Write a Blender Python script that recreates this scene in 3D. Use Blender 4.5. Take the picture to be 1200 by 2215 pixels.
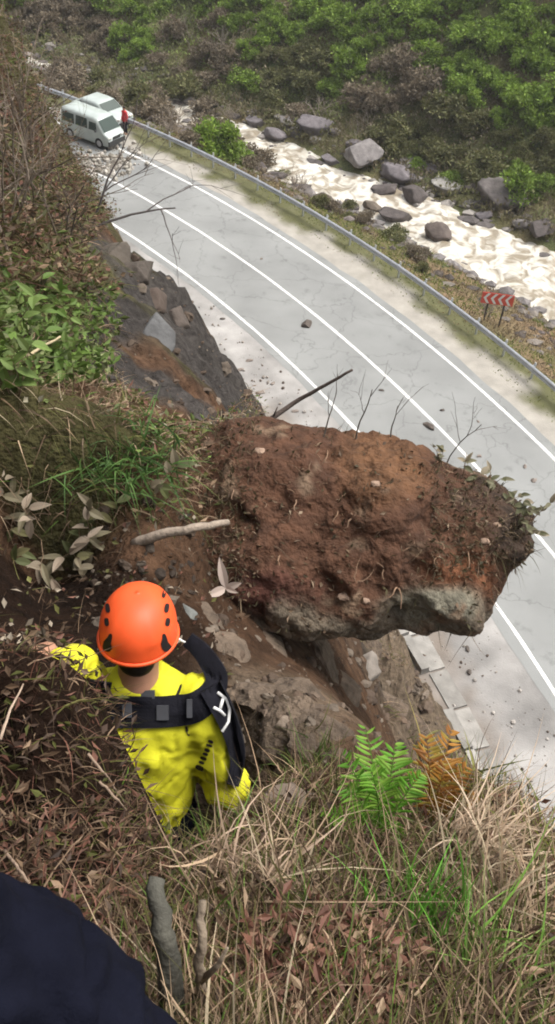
import bpy, math, random
import numpy as np
from mathutils import Vector, Matrix
from mathutils.bvhtree import BVHTree

# ---------------------------------------------------------------- scene, camera, light
scene = bpy.context.scene
for o in list(bpy.data.objects):
    bpy.data.objects.remove(o)
COL = scene.collection
rng = np.random.default_rng(7)
random.seed(7)

FOCAL = 1900.0                       # focal length in photo pixels (photo is 1200 x 2215)
PITCH, ROLL, CAM_H = math.radians(44.69), math.radians(4.144), 23.238
ARC = np.array([-64.615, -12.600]); ARC_R = 79.264     # centre and radius of the road's left edge line
cp, sp, cr, sr = math.cos(PITCH), math.sin(PITCH), math.cos(ROLL), math.sin(ROLL)
CAM = np.array([0.0, 0.0, CAM_H])
fwd = Vector((0, cp, -sp)); rt = Vector((1, 0, 0)); up = Vector((0, sp, cp))
cx_, cy_, cz_ = rt * cr + up * sr, rt * (-sr) + up * cr, -fwd
cam = bpy.data.objects.new('camera', bpy.data.cameras.new('camera'))
cam.matrix_world = Matrix(((cx_.x, cy_.x, cz_.x, 0), (cx_.y, cy_.y, cz_.y, 0), (cx_.z, cy_.z, cz_.z, CAM_H), (0, 0, 0, 1)))
cam.data.sensor_fit = 'VERTICAL'; cam.data.sensor_height = 24.0
cam.data.lens = 24.0 * FOCAL / 2215.0
cam.data.clip_start = 0.05; cam.data.clip_end = 2000.0
COL.objects.link(cam); scene.camera = cam

SUN_EL, SUN_AZ = math.radians(62), math.radians(70)     # overcast: high, very soft; azimuth clockwise from +y
world = bpy.data.worlds.new('World'); scene.world = world; world.use_nodes = True
wn = world.node_tree.nodes; wl = world.node_tree.links
sky = wn.new('ShaderNodeTexSky'); sky.sky_type = 'NISHITA'; sky.sun_disc = False
sky.sun_elevation = SUN_EL; sky.sun_rotation = SUN_AZ; sky.air_density = 1.0; sky.dust_density = 6.0; sky.ozone_density = 1.0
hsv = wn.new('ShaderNodeHueSaturation'); hsv.inputs['Saturation'].default_value = 0.30   # cloud cover greys the blue
wl.new(sky.outputs[0], hsv.inputs['Color']); wl.new(hsv.outputs[0], wn['Background'].inputs['Color'])
wn['Background'].inputs['Strength'].default_value = 0.15
sl = bpy.data.lights.new('sun', 'SUN'); sl.energy = 1.5; sl.angle = math.radians(35); sl.color = (1.0, 0.95, 0.87)
so = bpy.data.objects.new('sun', sl); COL.objects.link(so)
sd = Vector((math.sin(SUN_AZ) * math.cos(SUN_EL), math.cos(SUN_AZ) * math.cos(SUN_EL), math.sin(SUN_EL)))
so.rotation_euler = sd.to_track_quat('Z', 'Y').to_euler(); so.location = (0, 0, 60)
scene.view_settings.view_transform = 'Standard'; scene.view_settings.look = 'None'
scene.view_settings.exposure = 0.80; scene.view_settings.gamma = 1.0; scene.view_settings.use_curve_mapping = False
scene.cycles.filter_width = 1.9
scene.cycles.max_bounces = 5

# ---------------------------------------------------------------- pixel rays
def ray(px, py):
    u = (np.asarray(px, float) - 600) / FOCAL; v = -(np.asarray(py, float) - 1107.5) / FOCAL
    u, v = u * cr - v * sr, u * sr + v * cr
    return np.stack([u, cp + v * sp, -sp + v * cp], -1)       # forward component is 1

def at(px, py, t):
    return CAM + ray(px, py) * np.asarray(t, float)[..., None]

def project(p):
    p = np.asarray(p, float) - CAM
    a, b, c = p @ np.array(cx_), p @ np.array(cy_), p @ np.array(fwd)
    return 600 + FOCAL * a / c, 1107.5 - FOCAL * b / c, c

def road_d(x, y):                       # metres to the left (uphill side) of the road's left edge line
    return ARC_R - np.hypot(x - ARC[0], y - ARC[1])

def road_pt(s_ang, d):                  # angle about the arc's centre, offset
    r = ARC_R - d
    return ARC[0] + r * np.cos(s_ang), ARC[1] + r * np.sin(s_ang)

# ---------------------------------------------------------------- noise
def _h(ix, iy, iz):
    n = (ix * 374761393 + iy * 668265263 + iz * 2147483647 + 1274126177) & 0xffffffff
    n = ((n ^ (n >> 13)) * 1274126177) & 0xffffffff
    n = ((n ^ (n >> 16)) * 2246822519) & 0xffffffff
    return ((n ^ (n >> 15)) & 0xffff) / 65535.0

def vnoise(p):
    p = np.asarray(p, float); i = np.floor(p).astype(np.int64); f = p - i; f = f * f * (3 - 2 * f)
    x, y, z = i[..., 0], i[..., 1], i[..., 2]; fx, fy, fz = f[..., 0], f[..., 1], f[..., 2]
    def L(a, b, t): return a + (b - a) * t
    return L(L(L(_h(x, y, z), _h(x + 1, y, z), fx), L(_h(x, y + 1, z), _h(x + 1, y + 1, z), fx), fy),
             L(L(_h(x, y, z + 1), _h(x + 1, y, z + 1), fx), L(_h(x, y + 1, z + 1), _h(x + 1, y + 1, z + 1), fx), fy), fz) * 2 - 1

def fbm(p, oct=4, gain=0.5):
    p = np.asarray(p, float); s = 0; a = 1.0
    for k in range(oct):
        s = s + a * vnoise(p * 2 ** k + 17.3 * k); a *= gain
    return s

def fbm2(x, y, f, oct=4, seed=0.0):
    return fbm(np.stack([np.asarray(x) * f, np.asarray(y) * f, np.zeros_like(np.asarray(x, float)) + seed], -1), oct)

# ---------------------------------------------------------------- mesh helpers
class MB:
    def __init__(s): s.v = []; s.f = []; s.c = []; s.n = 0
    def add(s, v, faces, col=None):
        v = np.asarray(v, float).reshape(-1, 3)
        if not isinstance(faces, (list, tuple)) : faces = [faces]
        for f in faces: s.f.append(np.asarray(f, np.int64) + s.n)
        if col is None: col = (1, 1, 1)
        c = np.asarray(col, float)
        if c.ndim == 1: c = np.repeat(c[None], len(v), 0)
        s.v.append(v); s.c.append(c); s.n += len(v); return s
    def box(s, c, h, rot=None, col=None):
        k = np.array([[x, y, z] for x in (-1, 1) for y in (-1, 1) for z in (-1, 1)], float) * h
        if rot is not None: k = k @ np.array(rot).T
        return s.add(k + c, np.array([[0, 1, 3, 2], [4, 6, 7, 5], [0, 4, 5, 1], [2, 3, 7, 6], [0, 2, 6, 4], [1, 5, 7, 3]]), col)
    def tube(s, pts, rad, n=6, col=None, flat=1.0, upv=None):
        pts = np.asarray(pts, float); m = len(pts); rad = np.broadcast_to(np.asarray(rad, float), (m,))
        tg = np.gradient(pts, axis=0); tg /= np.linalg.norm(tg, axis=1)[:, None] + 1e-9
        ref = np.array([0, 0, 1.0]) if upv is None else np.asarray(upv, float)
        if abs(tg[0] @ ref) > 0.95 and upv is None: ref = np.array([1.0, 0, 0])
        V = []
        for i in range(m):
            a = np.cross(tg[i], ref); a /= np.linalg.norm(a) + 1e-9; b = np.cross(a, tg[i])
            th = np.arange(n) * 2 * np.pi / n
            V.append(pts[i] + rad[i] * (np.cos(th)[:, None] * a + flat * np.sin(th)[:, None] * b))
        V = np.concatenate(V + [pts[:1], pts[-1:]])
        i, j = np.meshgrid(np.arange(m - 1), np.arange(n), indexing='ij'); i = i.ravel(); j = j.ravel(); j2 = (j + 1) % n
        q = np.stack([i * n + j, i * n + j2, (i + 1) * n + j2, (i + 1) * n + j], 1)
        k = np.arange(n); k2 = (k + 1) % n
        t = np.concatenate([np.stack([k2, k, np.full(n, m * n)], 1), np.stack([(m - 1) * n + k, (m - 1) * n + k2, np.full(n, m * n + 1)], 1)])
        return s.add(V, [q, t], col)
    def build(s, name, mat, parent=None, smooth=False):
        return build(name, np.concatenate(s.v), s.f, mat, parent, np.concatenate(s.c), smooth)

def mesh_data(name, v, faces, mat, cols=None, smooth=False):
    me = bpy.data.meshes.new(name)
    v = np.asarray(v, np.float32); me.vertices.add(len(v)); me.vertices.foreach_set('co', v.ravel())
    nl = sum(f.size for f in faces); npoly = sum(len(f) for f in faces)
    me.loops.add(nl); me.polygons.add(npoly)
    me.loops.foreach_set('vertex_index', np.concatenate([f.ravel() for f in faces]).astype(np.int32))
    tot = np.concatenate([np.full(len(f), f.shape[1]) for f in faces]).astype(np.int32)
    me.polygons.foreach_set('loop_start', np.concatenate([[0], np.cumsum(tot)[:-1]]).astype(np.int32))
    me.polygons.foreach_set('use_smooth', np.full(npoly, smooth))
    if cols is not None:
        a = me.color_attributes.new('Col', 'FLOAT_COLOR', 'POINT')
        a.data.foreach_set('color', np.concatenate([cols, np.ones((len(cols), 1))], 1).astype(np.float32).ravel())
    me.update(calc_edges=True); me.validate()
    if mat: me.materials.append(mat)
    return me

def build(name, v, faces, mat, parent=None, cols=None, smooth=False):
    if not isinstance(faces, (list, tuple)): faces = [np.asarray(faces)]
    return link(name, mesh_data(name, v, faces, mat, cols, smooth), parent)

def link(name, me, parent=None):
    o = bpy.data.objects.new(name, me); COL.objects.link(o)
    if parent is not None: o.parent = parent
    return o

def empty(name, loc=(0, 0, 0), rz=0.0):
    o = bpy.data.objects.new(name, None); COL.objects.link(o); o.location = loc; o.rotation_euler = (0, 0, rz)
    o.empty_display_size = 0.1
    return o

def tag(o, label=None, cat=None, group=None, kind=None):
    if label: o['label'] = label
    if cat: o['category'] = cat
    if group: o['group'] = group
    if kind: o['kind'] = kind
    return o

def grid_faces(a, b):
    i, j = np.meshgrid(np.arange(a - 1), np.arange(b - 1), indexing='ij'); i = i.ravel(); j = j.ravel()
    return np.stack([i * b + j, (i + 1) * b + j, (i + 1) * b + j + 1, i * b + j + 1], 1)

def ico(sub):
    import bmesh
    bm = bmesh.new(); bmesh.ops.create_icosphere(bm, subdivisions=sub, radius=1.0)
    v = np.array([x.co[:] for x in bm.verts]); f = np.array([[w.index for w in x.verts] for x in bm.faces]); bm.free()
    return v, f
ICO = {k: ico(k) for k in (1, 2, 3, 4, 5)}

# ---------------------------------------------------------------- materials
def mat(name, rough=0.85, base=None, nscale=8.0, nvar=0.25, bump=0.0, bscale=30.0, metallic=0.0, vcol=True, spec=0.3, trans=0.0, detail=6.0, bdist=0.02):
    m = bpy.data.materials.new(name); m.use_nodes = True
    N = m.node_tree.nodes; L = m.node_tree.links; b = N['Principled BSDF']
    b.inputs['Roughness'].default_value = rough; b.inputs['Metallic'].default_value = metallic
    b.inputs['Specular IOR Level'].default_value = spec
    tc = N.new('ShaderNodeTexCoord'); no = N.new('ShaderNodeTexNoise'); no.inputs['Scale'].default_value = nscale; no.inputs['Detail'].default_value = detail
    L.new(tc.outputs['Object'], no.inputs['Vector'])
    mr = N.new('ShaderNodeMapRange'); mr.inputs['From Min'].default_value = 0.25; mr.inputs['From Max'].default_value = 0.75
    mr.inputs['To Min'].default_value = 1 - nvar; mr.inputs['To Max'].default_value = 1 + nvar
    L.new(no.outputs['Fac'], mr.inputs['Value'])
    mx = N.new('ShaderNodeMix'); mx.data_type = 'RGBA'; mx.blend_type = 'MULTIPLY'; mx.inputs['Factor'].default_value = 1.0
    if base is None:
        at_ = N.new('ShaderNodeAttribute'); at_.attribute_name = 'Col'; L.new(at_.outputs['Color'], mx.inputs['A'])
    else:
        mx.inputs['A'].default_value = (*base, 1)
    L.new(mr.outputs['Result'], mx.inputs['B']); L.new(mx.outputs['Result'], b.inputs['Base Color'])
    if trans:
        b.inputs['Transmission Weight'].default_value = trans
    if bump:
        n2 = N.new('ShaderNodeTexNoise'); n2.inputs['Scale'].default_value = bscale; n2.inputs['Detail'].default_value = 8
        L.new(tc.outputs['Object'], n2.inputs['Vector'])
        bp = N.new('ShaderNodeBump'); bp.inputs['Strength'].default_value = bump; bp.inputs['Distance'].default_value = bdist
        L.new(n2.outputs['Fac'], bp.inputs['Height']); L.new(bp.outputs['Normal'], b.inputs['Normal'])
    return m

def leaf_mat(name, rough=0.6, nvar=0.2):
    m = mat(name, rough=rough, nscale=3.0, nvar=nvar, spec=0.25)
    N = m.node_tree.nodes; L = m.node_tree.links; b = N['Principled BSDF']; out = N['Material Output']
    tr = N.new('ShaderNodeBsdfTranslucent'); ms = N.new('ShaderNodeMixShader'); ms.inputs[0].default_value = 0.25
    src = b.inputs['Base Color'].links[0].from_socket
    L.new(src, tr.inputs['Color']); L.new(b.outputs[0], ms.inputs[1]); L.new(tr.outputs[0], ms.inputs[2]); L.new(ms.outputs[0], out.inputs['Surface'])
    return m

M = {}
M['soil'] = mat('soil', 0.95, None, 9, 0.55, 1.0, 30, detail=14, bdist=0.05, spec=0.08)
M['rock'] = mat('rock', 0.85, None, 3.0, 0.35, 0.8, 9, detail=10, bdist=0.05)
M['blade'] = leaf_mat('grass_blade', 0.7, 0.15)
M['leaf'] = leaf_mat('leaf')
M['bark'] = mat('bark', 0.9, None, 20, 0.3, 0.5, 60)
M['paint'] = mat('road_paint', 0.6, (0.80, 0.80, 0.78), 5, 0.12)
M['steel'] = mat('galvanised_steel', 0.45, (0.52, 0.54, 0.56), 3, 0.15, metallic=0.6)
M['concrete'] = mat('concrete', 0.9, None, 2.5, 0.3, 0.5, 12)

# asphalt with large tonal drift and fine aggregate
def asphalt():
    m = mat('asphalt', 0.8, (0.225, 0.230, 0.224), 70, 0.22, 0.15, 150)
    N = m.node_tree.nodes; L = m.node_tree.links; b = N['Principled BSDF']
    src = b.inputs['Base Color'].links[0].from_socket
    tc = N.new('ShaderNodeTexCoord'); n1 = N.new('ShaderNodeTexNoise'); n1.inputs['Scale'].default_value = 0.28; n1.inputs['Detail'].default_value = 5
    L.new(tc.outputs['Object'], n1.inputs['Vector'])
    cr_ = N.new('ShaderNodeMapRange'); cr_.inputs['From Min'].default_value = .3; cr_.inputs['From Max'].default_value = .7; cr_.inputs['To Min'].default_value = 0.82; cr_.inputs['To Max'].default_value = 1.14
    L.new(n1.outputs['Fac'], cr_.inputs['Value'])
    mx = N.new('ShaderNodeMix'); mx.data_type = 'RGBA'; mx.blend_type = 'MULTIPLY'; mx.inputs['Factor'].default_value = 1.0
    # tar stains and mud marks
    n3 = N.new('ShaderNodeTexNoise'); n3.inputs['Scale'].default_value = 1.1; n3.inputs['Detail'].default_value = 10; n3.inputs['Roughness'].default_value = .65; L.new(tc.outputs['Object'], n3.inputs['Vector'])
    r3 = N.new('ShaderNodeMapRange'); r3.inputs['From Min'].default_value = .58; r3.inputs['From Max'].default_value = .72; r3.inputs['To Min'].default_value = 1.0; r3.inputs['To Max'].default_value = .70; L.new(n3.outputs['Fac'], r3.inputs['Value'])
    # fine cracks
    vo_ = N.new('ShaderNodeTexVoronoi'); vo_.feature = 'DISTANCE_TO_EDGE'; vo_.inputs['Scale'].default_value = .35
    nd = N.new('ShaderNodeTexNoise'); nd.inputs['Scale'].default_value = 1.5; nd.inputs['Detail'].default_value = 6; L.new(tc.outputs['Object'], nd.inputs['Vector'])
    ad = N.new('ShaderNodeMix'); ad.data_type = 'RGBA'; ad.blend_type = 'LINEAR_LIGHT'; ad.inputs['Factor'].default_value = .5; L.new(tc.outputs['Object'], ad.inputs['A']); L.new(nd.outputs['Color'], ad.inputs['B']); L.new(ad.outputs['Result'], vo_.inputs['Vector'])
    rc = N.new('ShaderNodeMapRange'); rc.inputs['From Min'].default_value = .0; rc.inputs['From Max'].default_value = .012; rc.inputs['To Min'].default_value = .72; rc.inputs['To Max'].default_value = 1.0; L.new(vo_.outputs['Distance'], rc.inputs['Value'])
    m1 = N.new('ShaderNodeMath'); m1.operation = 'MULTIPLY'; L.new(cr_.outputs['Result'], m1.inputs[0]); L.new(r3.outputs['Result'], m1.inputs[1])
    m2 = N.new('ShaderNodeMath'); m2.operation = 'MULTIPLY'; L.new(m1.outputs[0], m2.inputs[0]); L.new(rc.outputs['Result'], m2.inputs[1])
    L.new(src, mx.inputs['A']); L.new(m2.outputs[0], mx.inputs['B']); L.new(mx.outputs['Result'], b.inputs['Base Color'])
    return m
M['asphalt'] = asphalt()

# ---------------------------------------------------------------- the hillside height function
# control points: photo pixel + forward distance of the slope seen there (metres), plus points beyond the frame
HC = [  # near slope under the camera
    (600, 2215, 1.45), (80, 2215, 1.45), (1150, 2215, 1.6), (330, 2100, 1.62), (600, 2000, 1.72), (900, 2000, 1.85), (1180, 2000, 1.95), (80, 1930, 1.72),
    (600, 1870, 2.15), (820, 1850, 2.2), (1150, 1850, 2.35), (1000, 1760, 2.55), (1130, 1740, 2.75), (760, 1770, 2.5), (470, 1830, 2.28), (400, 1880, 2.12),
    (330, 1905, 2.05), (328, 1850, 2.55), (375, 1855, 2.5), (335, 1790, 2.75), (235, 1760, 2.12), (272, 1745, 2.18), (262, 1660, 2.25), (240, 1590, 2.30), (215, 1510, 2.38), (170, 1560, 2.22), (90, 1455, 2.42), (10, 1445, 2.42), (20, 1700, 2.0), (230, 1650, 2.2),
    # ledge to the right of the rescuer
    (560, 1740, 2.95), (700, 1720, 3.1), (560, 1640, 3.7), (840, 1690, 3.2), (930, 1680, 3.6),
    # hollow and bank behind the rescuer, to the left
    (40, 1390, 3.7), (120, 1400, 3.6), (40, 1250, 4.6), (150, 1300, 4.4), (40, 1140, 4.9), (160, 1140, 5.0), (230, 1250, 4.5), (40, 1000, 4.75), (160, 960, 4.9),
    (330, 1150, 4.7), (420, 1230, 4.9), (380, 1040, 5.2), (450, 1150, 5.4),
    (40, 850, 5.5), (200, 850, 5.9), (330, 880, 6.3), (420, 950, 6.2), (480, 1000, 6.3), (40, 700, 7.2), (180, 720, 7.8), (330, 800, 7.6), (300, 680, 9.5),
    (470, 900, 8.4), (400, 760, 9.5), (40, 560, 10.0), (170, 580, 11.0), (40, 430, 14.0), (120, 430, 15.5), (40, 320, 19), (60, 240, 24),
    # the crest seen against the road
    (520, 855, 11.5), (430, 680, 13.5), (390, 625, 15.0), (335, 565, 16.5), (240, 505, 18.5), (175, 455, 20.5), (150, 370, 24.0), (125, 300, 28.0), (90, 250, 31.0),
]
pts = at(np.array([c[0] for c in HC]), np.array([c[1] for c in HC]), np.array([c[2] for c in HC]))
extra = [(-0.40, 1.66, 19.40), (-0.30, 1.95, 19.35), (-0.10, 1.75, 19.45), (-0.22, 1.40, 19.8),     # where the rescuer stands
         (0, 0, 22.05), (-1.2, 0.3, 22.4), (-2.2, 1.4, 22.6), (0.9, 0, 21.6), (-2.0, 3.0, 22.2), (-0.5, -1.5, 22.9), (-3, -3, 25), (-6, 0, 27), (-6, 6, 26.5), (-7, 14, 25), (-9, 22, 24), (1.2, -2, 21.5),
         (-14, 34, 22), (-20, 44, 20), (-28, 56, 20), (-14, 6, 34), (-22, 24, 34), (-34, 44, 34), (-26, 4, 44), (-14, -12, 36)]
foot = []
for a in np.linspace(-0.35, 1.35, 26):
    x, y = road_pt(a, 3.8); foot.append((x, y, 0.0))
face = []
for a, hts in ((0.02, 15), (0.10, 14.6), (0.18, 14.0), (0.25, 13.0), (0.33, 12.6), (0.40, 12.0), (0.48, 11.0), (0.56, 9.0), (0.64, 7.5), (0.72, 6.0), (0.85, 5.0), (1.0, 5.0)):
    for fr in (0.33, 0.66):
        x, y = road_pt(a, 3.8 + fr * hts / 1.75); face.append((x, y, fr * hts))
    if a > 0.6:
        x, y = road_pt(a, 3.8 + hts / 1.75); face.append((x, y, hts))
for a in (-0.1, -0.3):
    for d_, z_ in ((7, 6), (10, 13), (13, 21)):
        x, y = road_pt(a, d_); face.append((x, y, z_))
CP = np.array([tuple(p) for p in pts] + extra + foot + face)
EPS = 0.25
def _phi(a, b): return np.sqrt(((a[:, None, :2] - b[None, :, :2]) ** 2).sum(-1) + EPS ** 2)
n = len(CP); A = np.zeros((n + 3, n + 3)); A[:n, :n] = _phi(CP, CP) - np.eye(n) * 0.002; A[:n, n] = 1; A[:n, n + 1:] = CP[:, :2]; A[n:, :n] = A[:n, n:].T
W_ = np.linalg.solve(A, np.concatenate([CP[:, 2], np.zeros(3)]))
def hill_base(x, y):
    x = np.asarray(x, float); sh = x.shape; q = np.stack([x.ravel(), np.asarray(y, float).ravel()], 1); out = np.empty(len(q))
    for i in range(0, len(q), 20000):
        k = q[i:i + 20000]; out[i:i + 20000] = _phi(k, CP) @ W_[:n] + W_[n] + k @ W_[n + 1:]
    return out.reshape(sh)
def hill_z(x, y):
    z = hill_base(x, y); r = np.hypot(x, y - 0.5)
    amp = np.clip(r * 0.05, 0.05, 0.9)
    z = z + amp * 0.55 * fbm2(x, y, 0.55, 4, 3.1) + np.clip(r * .02, .03, 0.25) * fbm2(x, y, 2.3, 4, 8.4) + np.clip(r * 0.006, 0.02, .06) * fbm2(x, y, 9.0, 3, 1.7)
    d = road_d(x, y)
    rdg = np.abs(fbm2(x, y, 0.9, 3, 5.5))                 # blocky relief on the cliff face
    steep = np.clip((11.5 - d) / 3, 0, 1) * np.clip((d - 3.8) / 1.5, 0, 1)
    z = z + steep * ((rdg - 0.35) * 1.3 + 0.22 * fbm2(x, y, 3.2, 4, 44.0))
    return np.minimum(z, (d - 3.75) * 3.2)

# ---------------------------------------------------------------- valley ground height (road side, river, far slope)
RIVER_Z = -4.0
def river_span(a):       # near and far water edge (as d) along the arc angle
    up_ = np.clip((a - 0.86) / 0.12, 0, 1)
    return -18.6 + 0.9 * np.sin(a * 9.0) - 2.0 * up_, -22.3 - 2.8 * np.clip((0.85 - a) / 0.18, 0, 1.2) - 0.6 * up_
def ground_z(x, y):
    d = road_d(x, y); a = np.arctan2(y - ARC[1], x - ARC[0]); n_, f_ = river_span(a)
    z = np.zeros_like(d) - 0.02
    emb = np.clip((-9.8 - d) / (-9.8 - n_), 0, None)
    z = np.where(d < -9.8, -0.02 + (RIVER_Z - 0.1) * np.clip(emb, 0, 1) ** 1.15 + 0.35 * np.clip(emb, 0, 1) * fbm2(x, y, 0.5, 4, 2.2), z)
    mid = (d < n_) & (d > f_)
    u = np.clip((n_ - d) / (n_ - f_), 0, 1)
    z = np.where(mid, RIVER_Z - 0.15 - 0.9 * np.sin(u * np.pi), z)
    far = np.clip(f_ - d, 0, None)
    hill = RIVER_Z - 0.1 + far * 0.28 + np.clip(far - 5, 0, None) * 0.42 + 0.9 * np.clip(far / 3, 0, 1) * fbm2(x, y, 0.22, 4, 6.6) + 0.3 * np.clip(far / 2, 0, 1) * fbm2(x, y, 1.1, 3, 9.1)
    z = np.where(d < f_, hill, z)
    return np.where(d > 3.5, -0.05, z)

def irregular_lines(lo, hi, dense_lo, dense_hi, fine, coarse):
    L = [dense_lo]; x = dense_lo
    while x < dense_hi: x += fine; L.append(x)
    s = fine
    while x < hi: s = min(s * 1.06, coarse); x += s; L.append(x)
    x = dense_lo; s = fine; B = []
    while x > lo: s = min(s * 1.06, coarse); x -= s; B.append(x)
    return np.array(B[::-1] + L)

# colours of the slope surface by place (albedo, save 'dark': brown soil blackened to paint in the hollow's shade): (px, py, dist, rgb)
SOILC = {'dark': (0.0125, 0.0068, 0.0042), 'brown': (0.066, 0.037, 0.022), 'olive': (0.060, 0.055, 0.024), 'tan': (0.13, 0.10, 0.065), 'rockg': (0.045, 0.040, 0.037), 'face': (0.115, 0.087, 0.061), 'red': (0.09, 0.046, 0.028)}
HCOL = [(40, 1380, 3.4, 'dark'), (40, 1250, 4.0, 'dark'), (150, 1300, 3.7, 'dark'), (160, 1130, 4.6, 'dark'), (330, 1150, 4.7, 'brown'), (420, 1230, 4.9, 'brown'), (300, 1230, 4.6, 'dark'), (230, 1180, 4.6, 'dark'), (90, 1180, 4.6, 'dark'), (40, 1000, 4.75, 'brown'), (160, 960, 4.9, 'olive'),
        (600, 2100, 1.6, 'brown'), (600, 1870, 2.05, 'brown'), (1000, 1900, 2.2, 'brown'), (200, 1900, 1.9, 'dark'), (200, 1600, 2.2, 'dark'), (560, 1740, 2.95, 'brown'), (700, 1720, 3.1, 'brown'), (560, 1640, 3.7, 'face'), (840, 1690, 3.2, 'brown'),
        (40, 850, 5.5, 'olive'), (300, 850, 6.2, 'brown'), (420, 950, 6.2, 'brown'), (480, 1000, 6.3, 'brown'), (40, 650, 8, 'olive'), (180, 720, 7.8, 'olive'), (330, 800, 7.6, 'rockg'), (470, 900, 8.4, 'brown'),
        (400, 760, 9.5, 'rockg'), (300, 620, 12, 'rockg'), (300, 540, 16.5, 'rockg'), (390, 640, 14.5, 'rockg'), (500, 830, 11.5, 'rockg'), (170, 560, 11, 'olive'), (40, 400, 14, 'olive'), (60, 300, 20, 'olive'), (150, 430, 18, 'brown'), (100, 270, 28, 'brown'), (450, 1150, 5.4, 'brown')]
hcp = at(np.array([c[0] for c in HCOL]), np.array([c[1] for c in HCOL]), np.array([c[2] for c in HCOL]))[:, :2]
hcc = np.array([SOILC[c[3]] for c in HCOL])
for a in np.linspace(0.0, 1.2, 14):
    for d_ in (5.5, 8.0):
        hcp = np.concatenate([hcp, np.array([road_pt(a, d_)])]); hcc = np.concatenate([hcc, np.array([SOILC['face']])])
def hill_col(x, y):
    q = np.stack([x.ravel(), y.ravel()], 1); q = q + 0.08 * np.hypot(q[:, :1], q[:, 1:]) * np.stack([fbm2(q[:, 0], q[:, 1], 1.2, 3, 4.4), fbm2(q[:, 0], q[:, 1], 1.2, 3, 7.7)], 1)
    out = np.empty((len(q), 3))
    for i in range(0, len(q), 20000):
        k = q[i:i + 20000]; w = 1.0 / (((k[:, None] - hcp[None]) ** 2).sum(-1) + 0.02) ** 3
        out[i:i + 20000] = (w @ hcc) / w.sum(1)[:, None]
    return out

gx = irregular_lines(-42, 13, -1.6, 2.2, 0.035, 0.55); gy = irregular_lines(-10, 72, 0.1, 7.0, 0.035, 0.55)
X, Y = np.meshgrid(gx, gy, indexing='ij'); Z = hill_z(X, Y)
keep = (road_d(X, Y) > 3.55)
hv = np.stack([X, Y, Z], -1).reshape(-1, 3); hf = grid_faces(len(gx), len(gy)); hf = hf[keep.ravel()[hf].all(1)]
used = np.unique(hf); remap = np.full(len(hv), -1); remap[used] = np.arange(len(used)); hv = hv[used]; hf = remap[hf]
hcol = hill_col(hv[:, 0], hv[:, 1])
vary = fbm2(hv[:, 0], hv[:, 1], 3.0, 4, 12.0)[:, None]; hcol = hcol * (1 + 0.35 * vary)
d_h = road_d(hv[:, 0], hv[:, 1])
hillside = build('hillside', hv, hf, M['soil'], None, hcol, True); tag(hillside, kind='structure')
HILL_BVH = BVHTree.FromPolygons([tuple(p) for p in hv], [tuple(f) for f in hf])

gx = np.arange(-60, 70.01, 0.5); gy = np.concatenate([np.arange(-40, 30, 1.0), np.arange(30, 110, 0.5), np.arange(110, 181, 2.0)])
X, Y = np.meshgrid(gx, gy, indexing='ij'); Z = ground_z(X, Y)
gv = np.stack([X, Y, Z], -1).reshape(-1, 3); gf = grid_faces(len(gx), len(gy))
d_g = road_d(gv[:, 0], gv[:, 1]); a_g = np.arctan2(gv[:, 1] - ARC[1], gv[:, 0] - ARC[0]); n_g, f_g = river_span(a_g)
nz = fbm2(gv[:, 0], gv[:, 1], 0.35, 4, 20.0)[:, None]
c_emb = np.array([0.16, 0.125, 0.07]) + np.clip(nz, -1, 1) * np.array([0.05, 0.02, 0.02])
c_far = np.array([0.13, 0.13, 0.06]) + np.clip(nz, -1, 1) * np.array([0.03, 0.0, 0.01])
gcol = np.where((d_g < f_g)[:, None], c_far, c_emb)
ground = build('ground', gv, gf, M['soil'], None, gcol, True); tag(ground, kind='structure')
GROUND_BVH = BVHTree.FromPolygons([tuple(p) for p in gv], [tuple(f) for f in gf])

def hit(px, py, which='both'):
    d = Vector(ray(px, py)); o_ = Vector(CAM); best = None
    for b, k in ((HILL_BVH, 'hill'), (GROUND_BVH, 'ground')):
        if which != 'both' and which != k: continue
        r = b.ray_cast(o_, d)
        if r[0] is not None and (best is None or r[3] < best[2]): best = (np.array(r[0]), np.array(r[1]), r[3])
    return best
def hz(x, y): return float(hill_z(np.array([x]), np.array([y]))[0])
def gz(x, y): return float(ground_z(np.array([x]), np.array([y]))[0])

# ---------------------------------------------------------------- road, verges, river
def arc_strip(name, d0, d1, z, a0, a1, material, n=160, m=2, parent=None, col=None, jitter=None, kind=None, zf=None):
    a = np.linspace(a0, a1, n); u = np.linspace(0, 1, m)
    V = np.zeros((n, m, 3))
    for i in range(n):
        e0, e1 = (d0, d1) if jitter is None else (d0 + jitter[0] * fbm(np.array([a[i] * 60, 1.0, jitter[2]])), d1 + jitter[1] * fbm(np.array([a[i] * 60, 5.0, jitter[2]])))
        dd = e0 + (e1 - e0) * u
        V[i, :, 0], V[i, :, 1] = road_pt(a[i], dd); V[i, :, 2] = z if zf is None else zf(dd, a[i])
    v = V.reshape(-1, 3); c = None
    if col is not None: c = np.repeat(np.array([col], float), len(v), 0) * (1 + 0.3 * fbm2(v[:, 0], v[:, 1], 0.8, 4, 31.0)[:, None])
    o = build(name, v, grid_faces(n, m), material, parent, c, True)
    if kind: tag(o, kind=kind)
    return o
A0, A1 = -0.30, 1.32
road = arc_strip('road', 0.45, -7.15, 0.0, A0, A1, M['asphalt'], 240, 5, jitter=(0.06, 0.08, 2.0)); tag(road, kind='structure')
# painted lines, worn at the edges, as parts of the road
M['paint'] = mat('road_paint', 0.6, (0.62, 0.62, 0.60), 5, 0.34, detail=12)
for nm, d0 in (('edge_line', 0.0), ('centre_line', -3.3), ('edge_line', -6.6)):
    arc_strip(nm, d0 + 0.075, d0 - 0.075, 0.005, A0, A1, M['paint'], 260, 2, road, jitter=(0.015, 0.015, d0))
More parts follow.
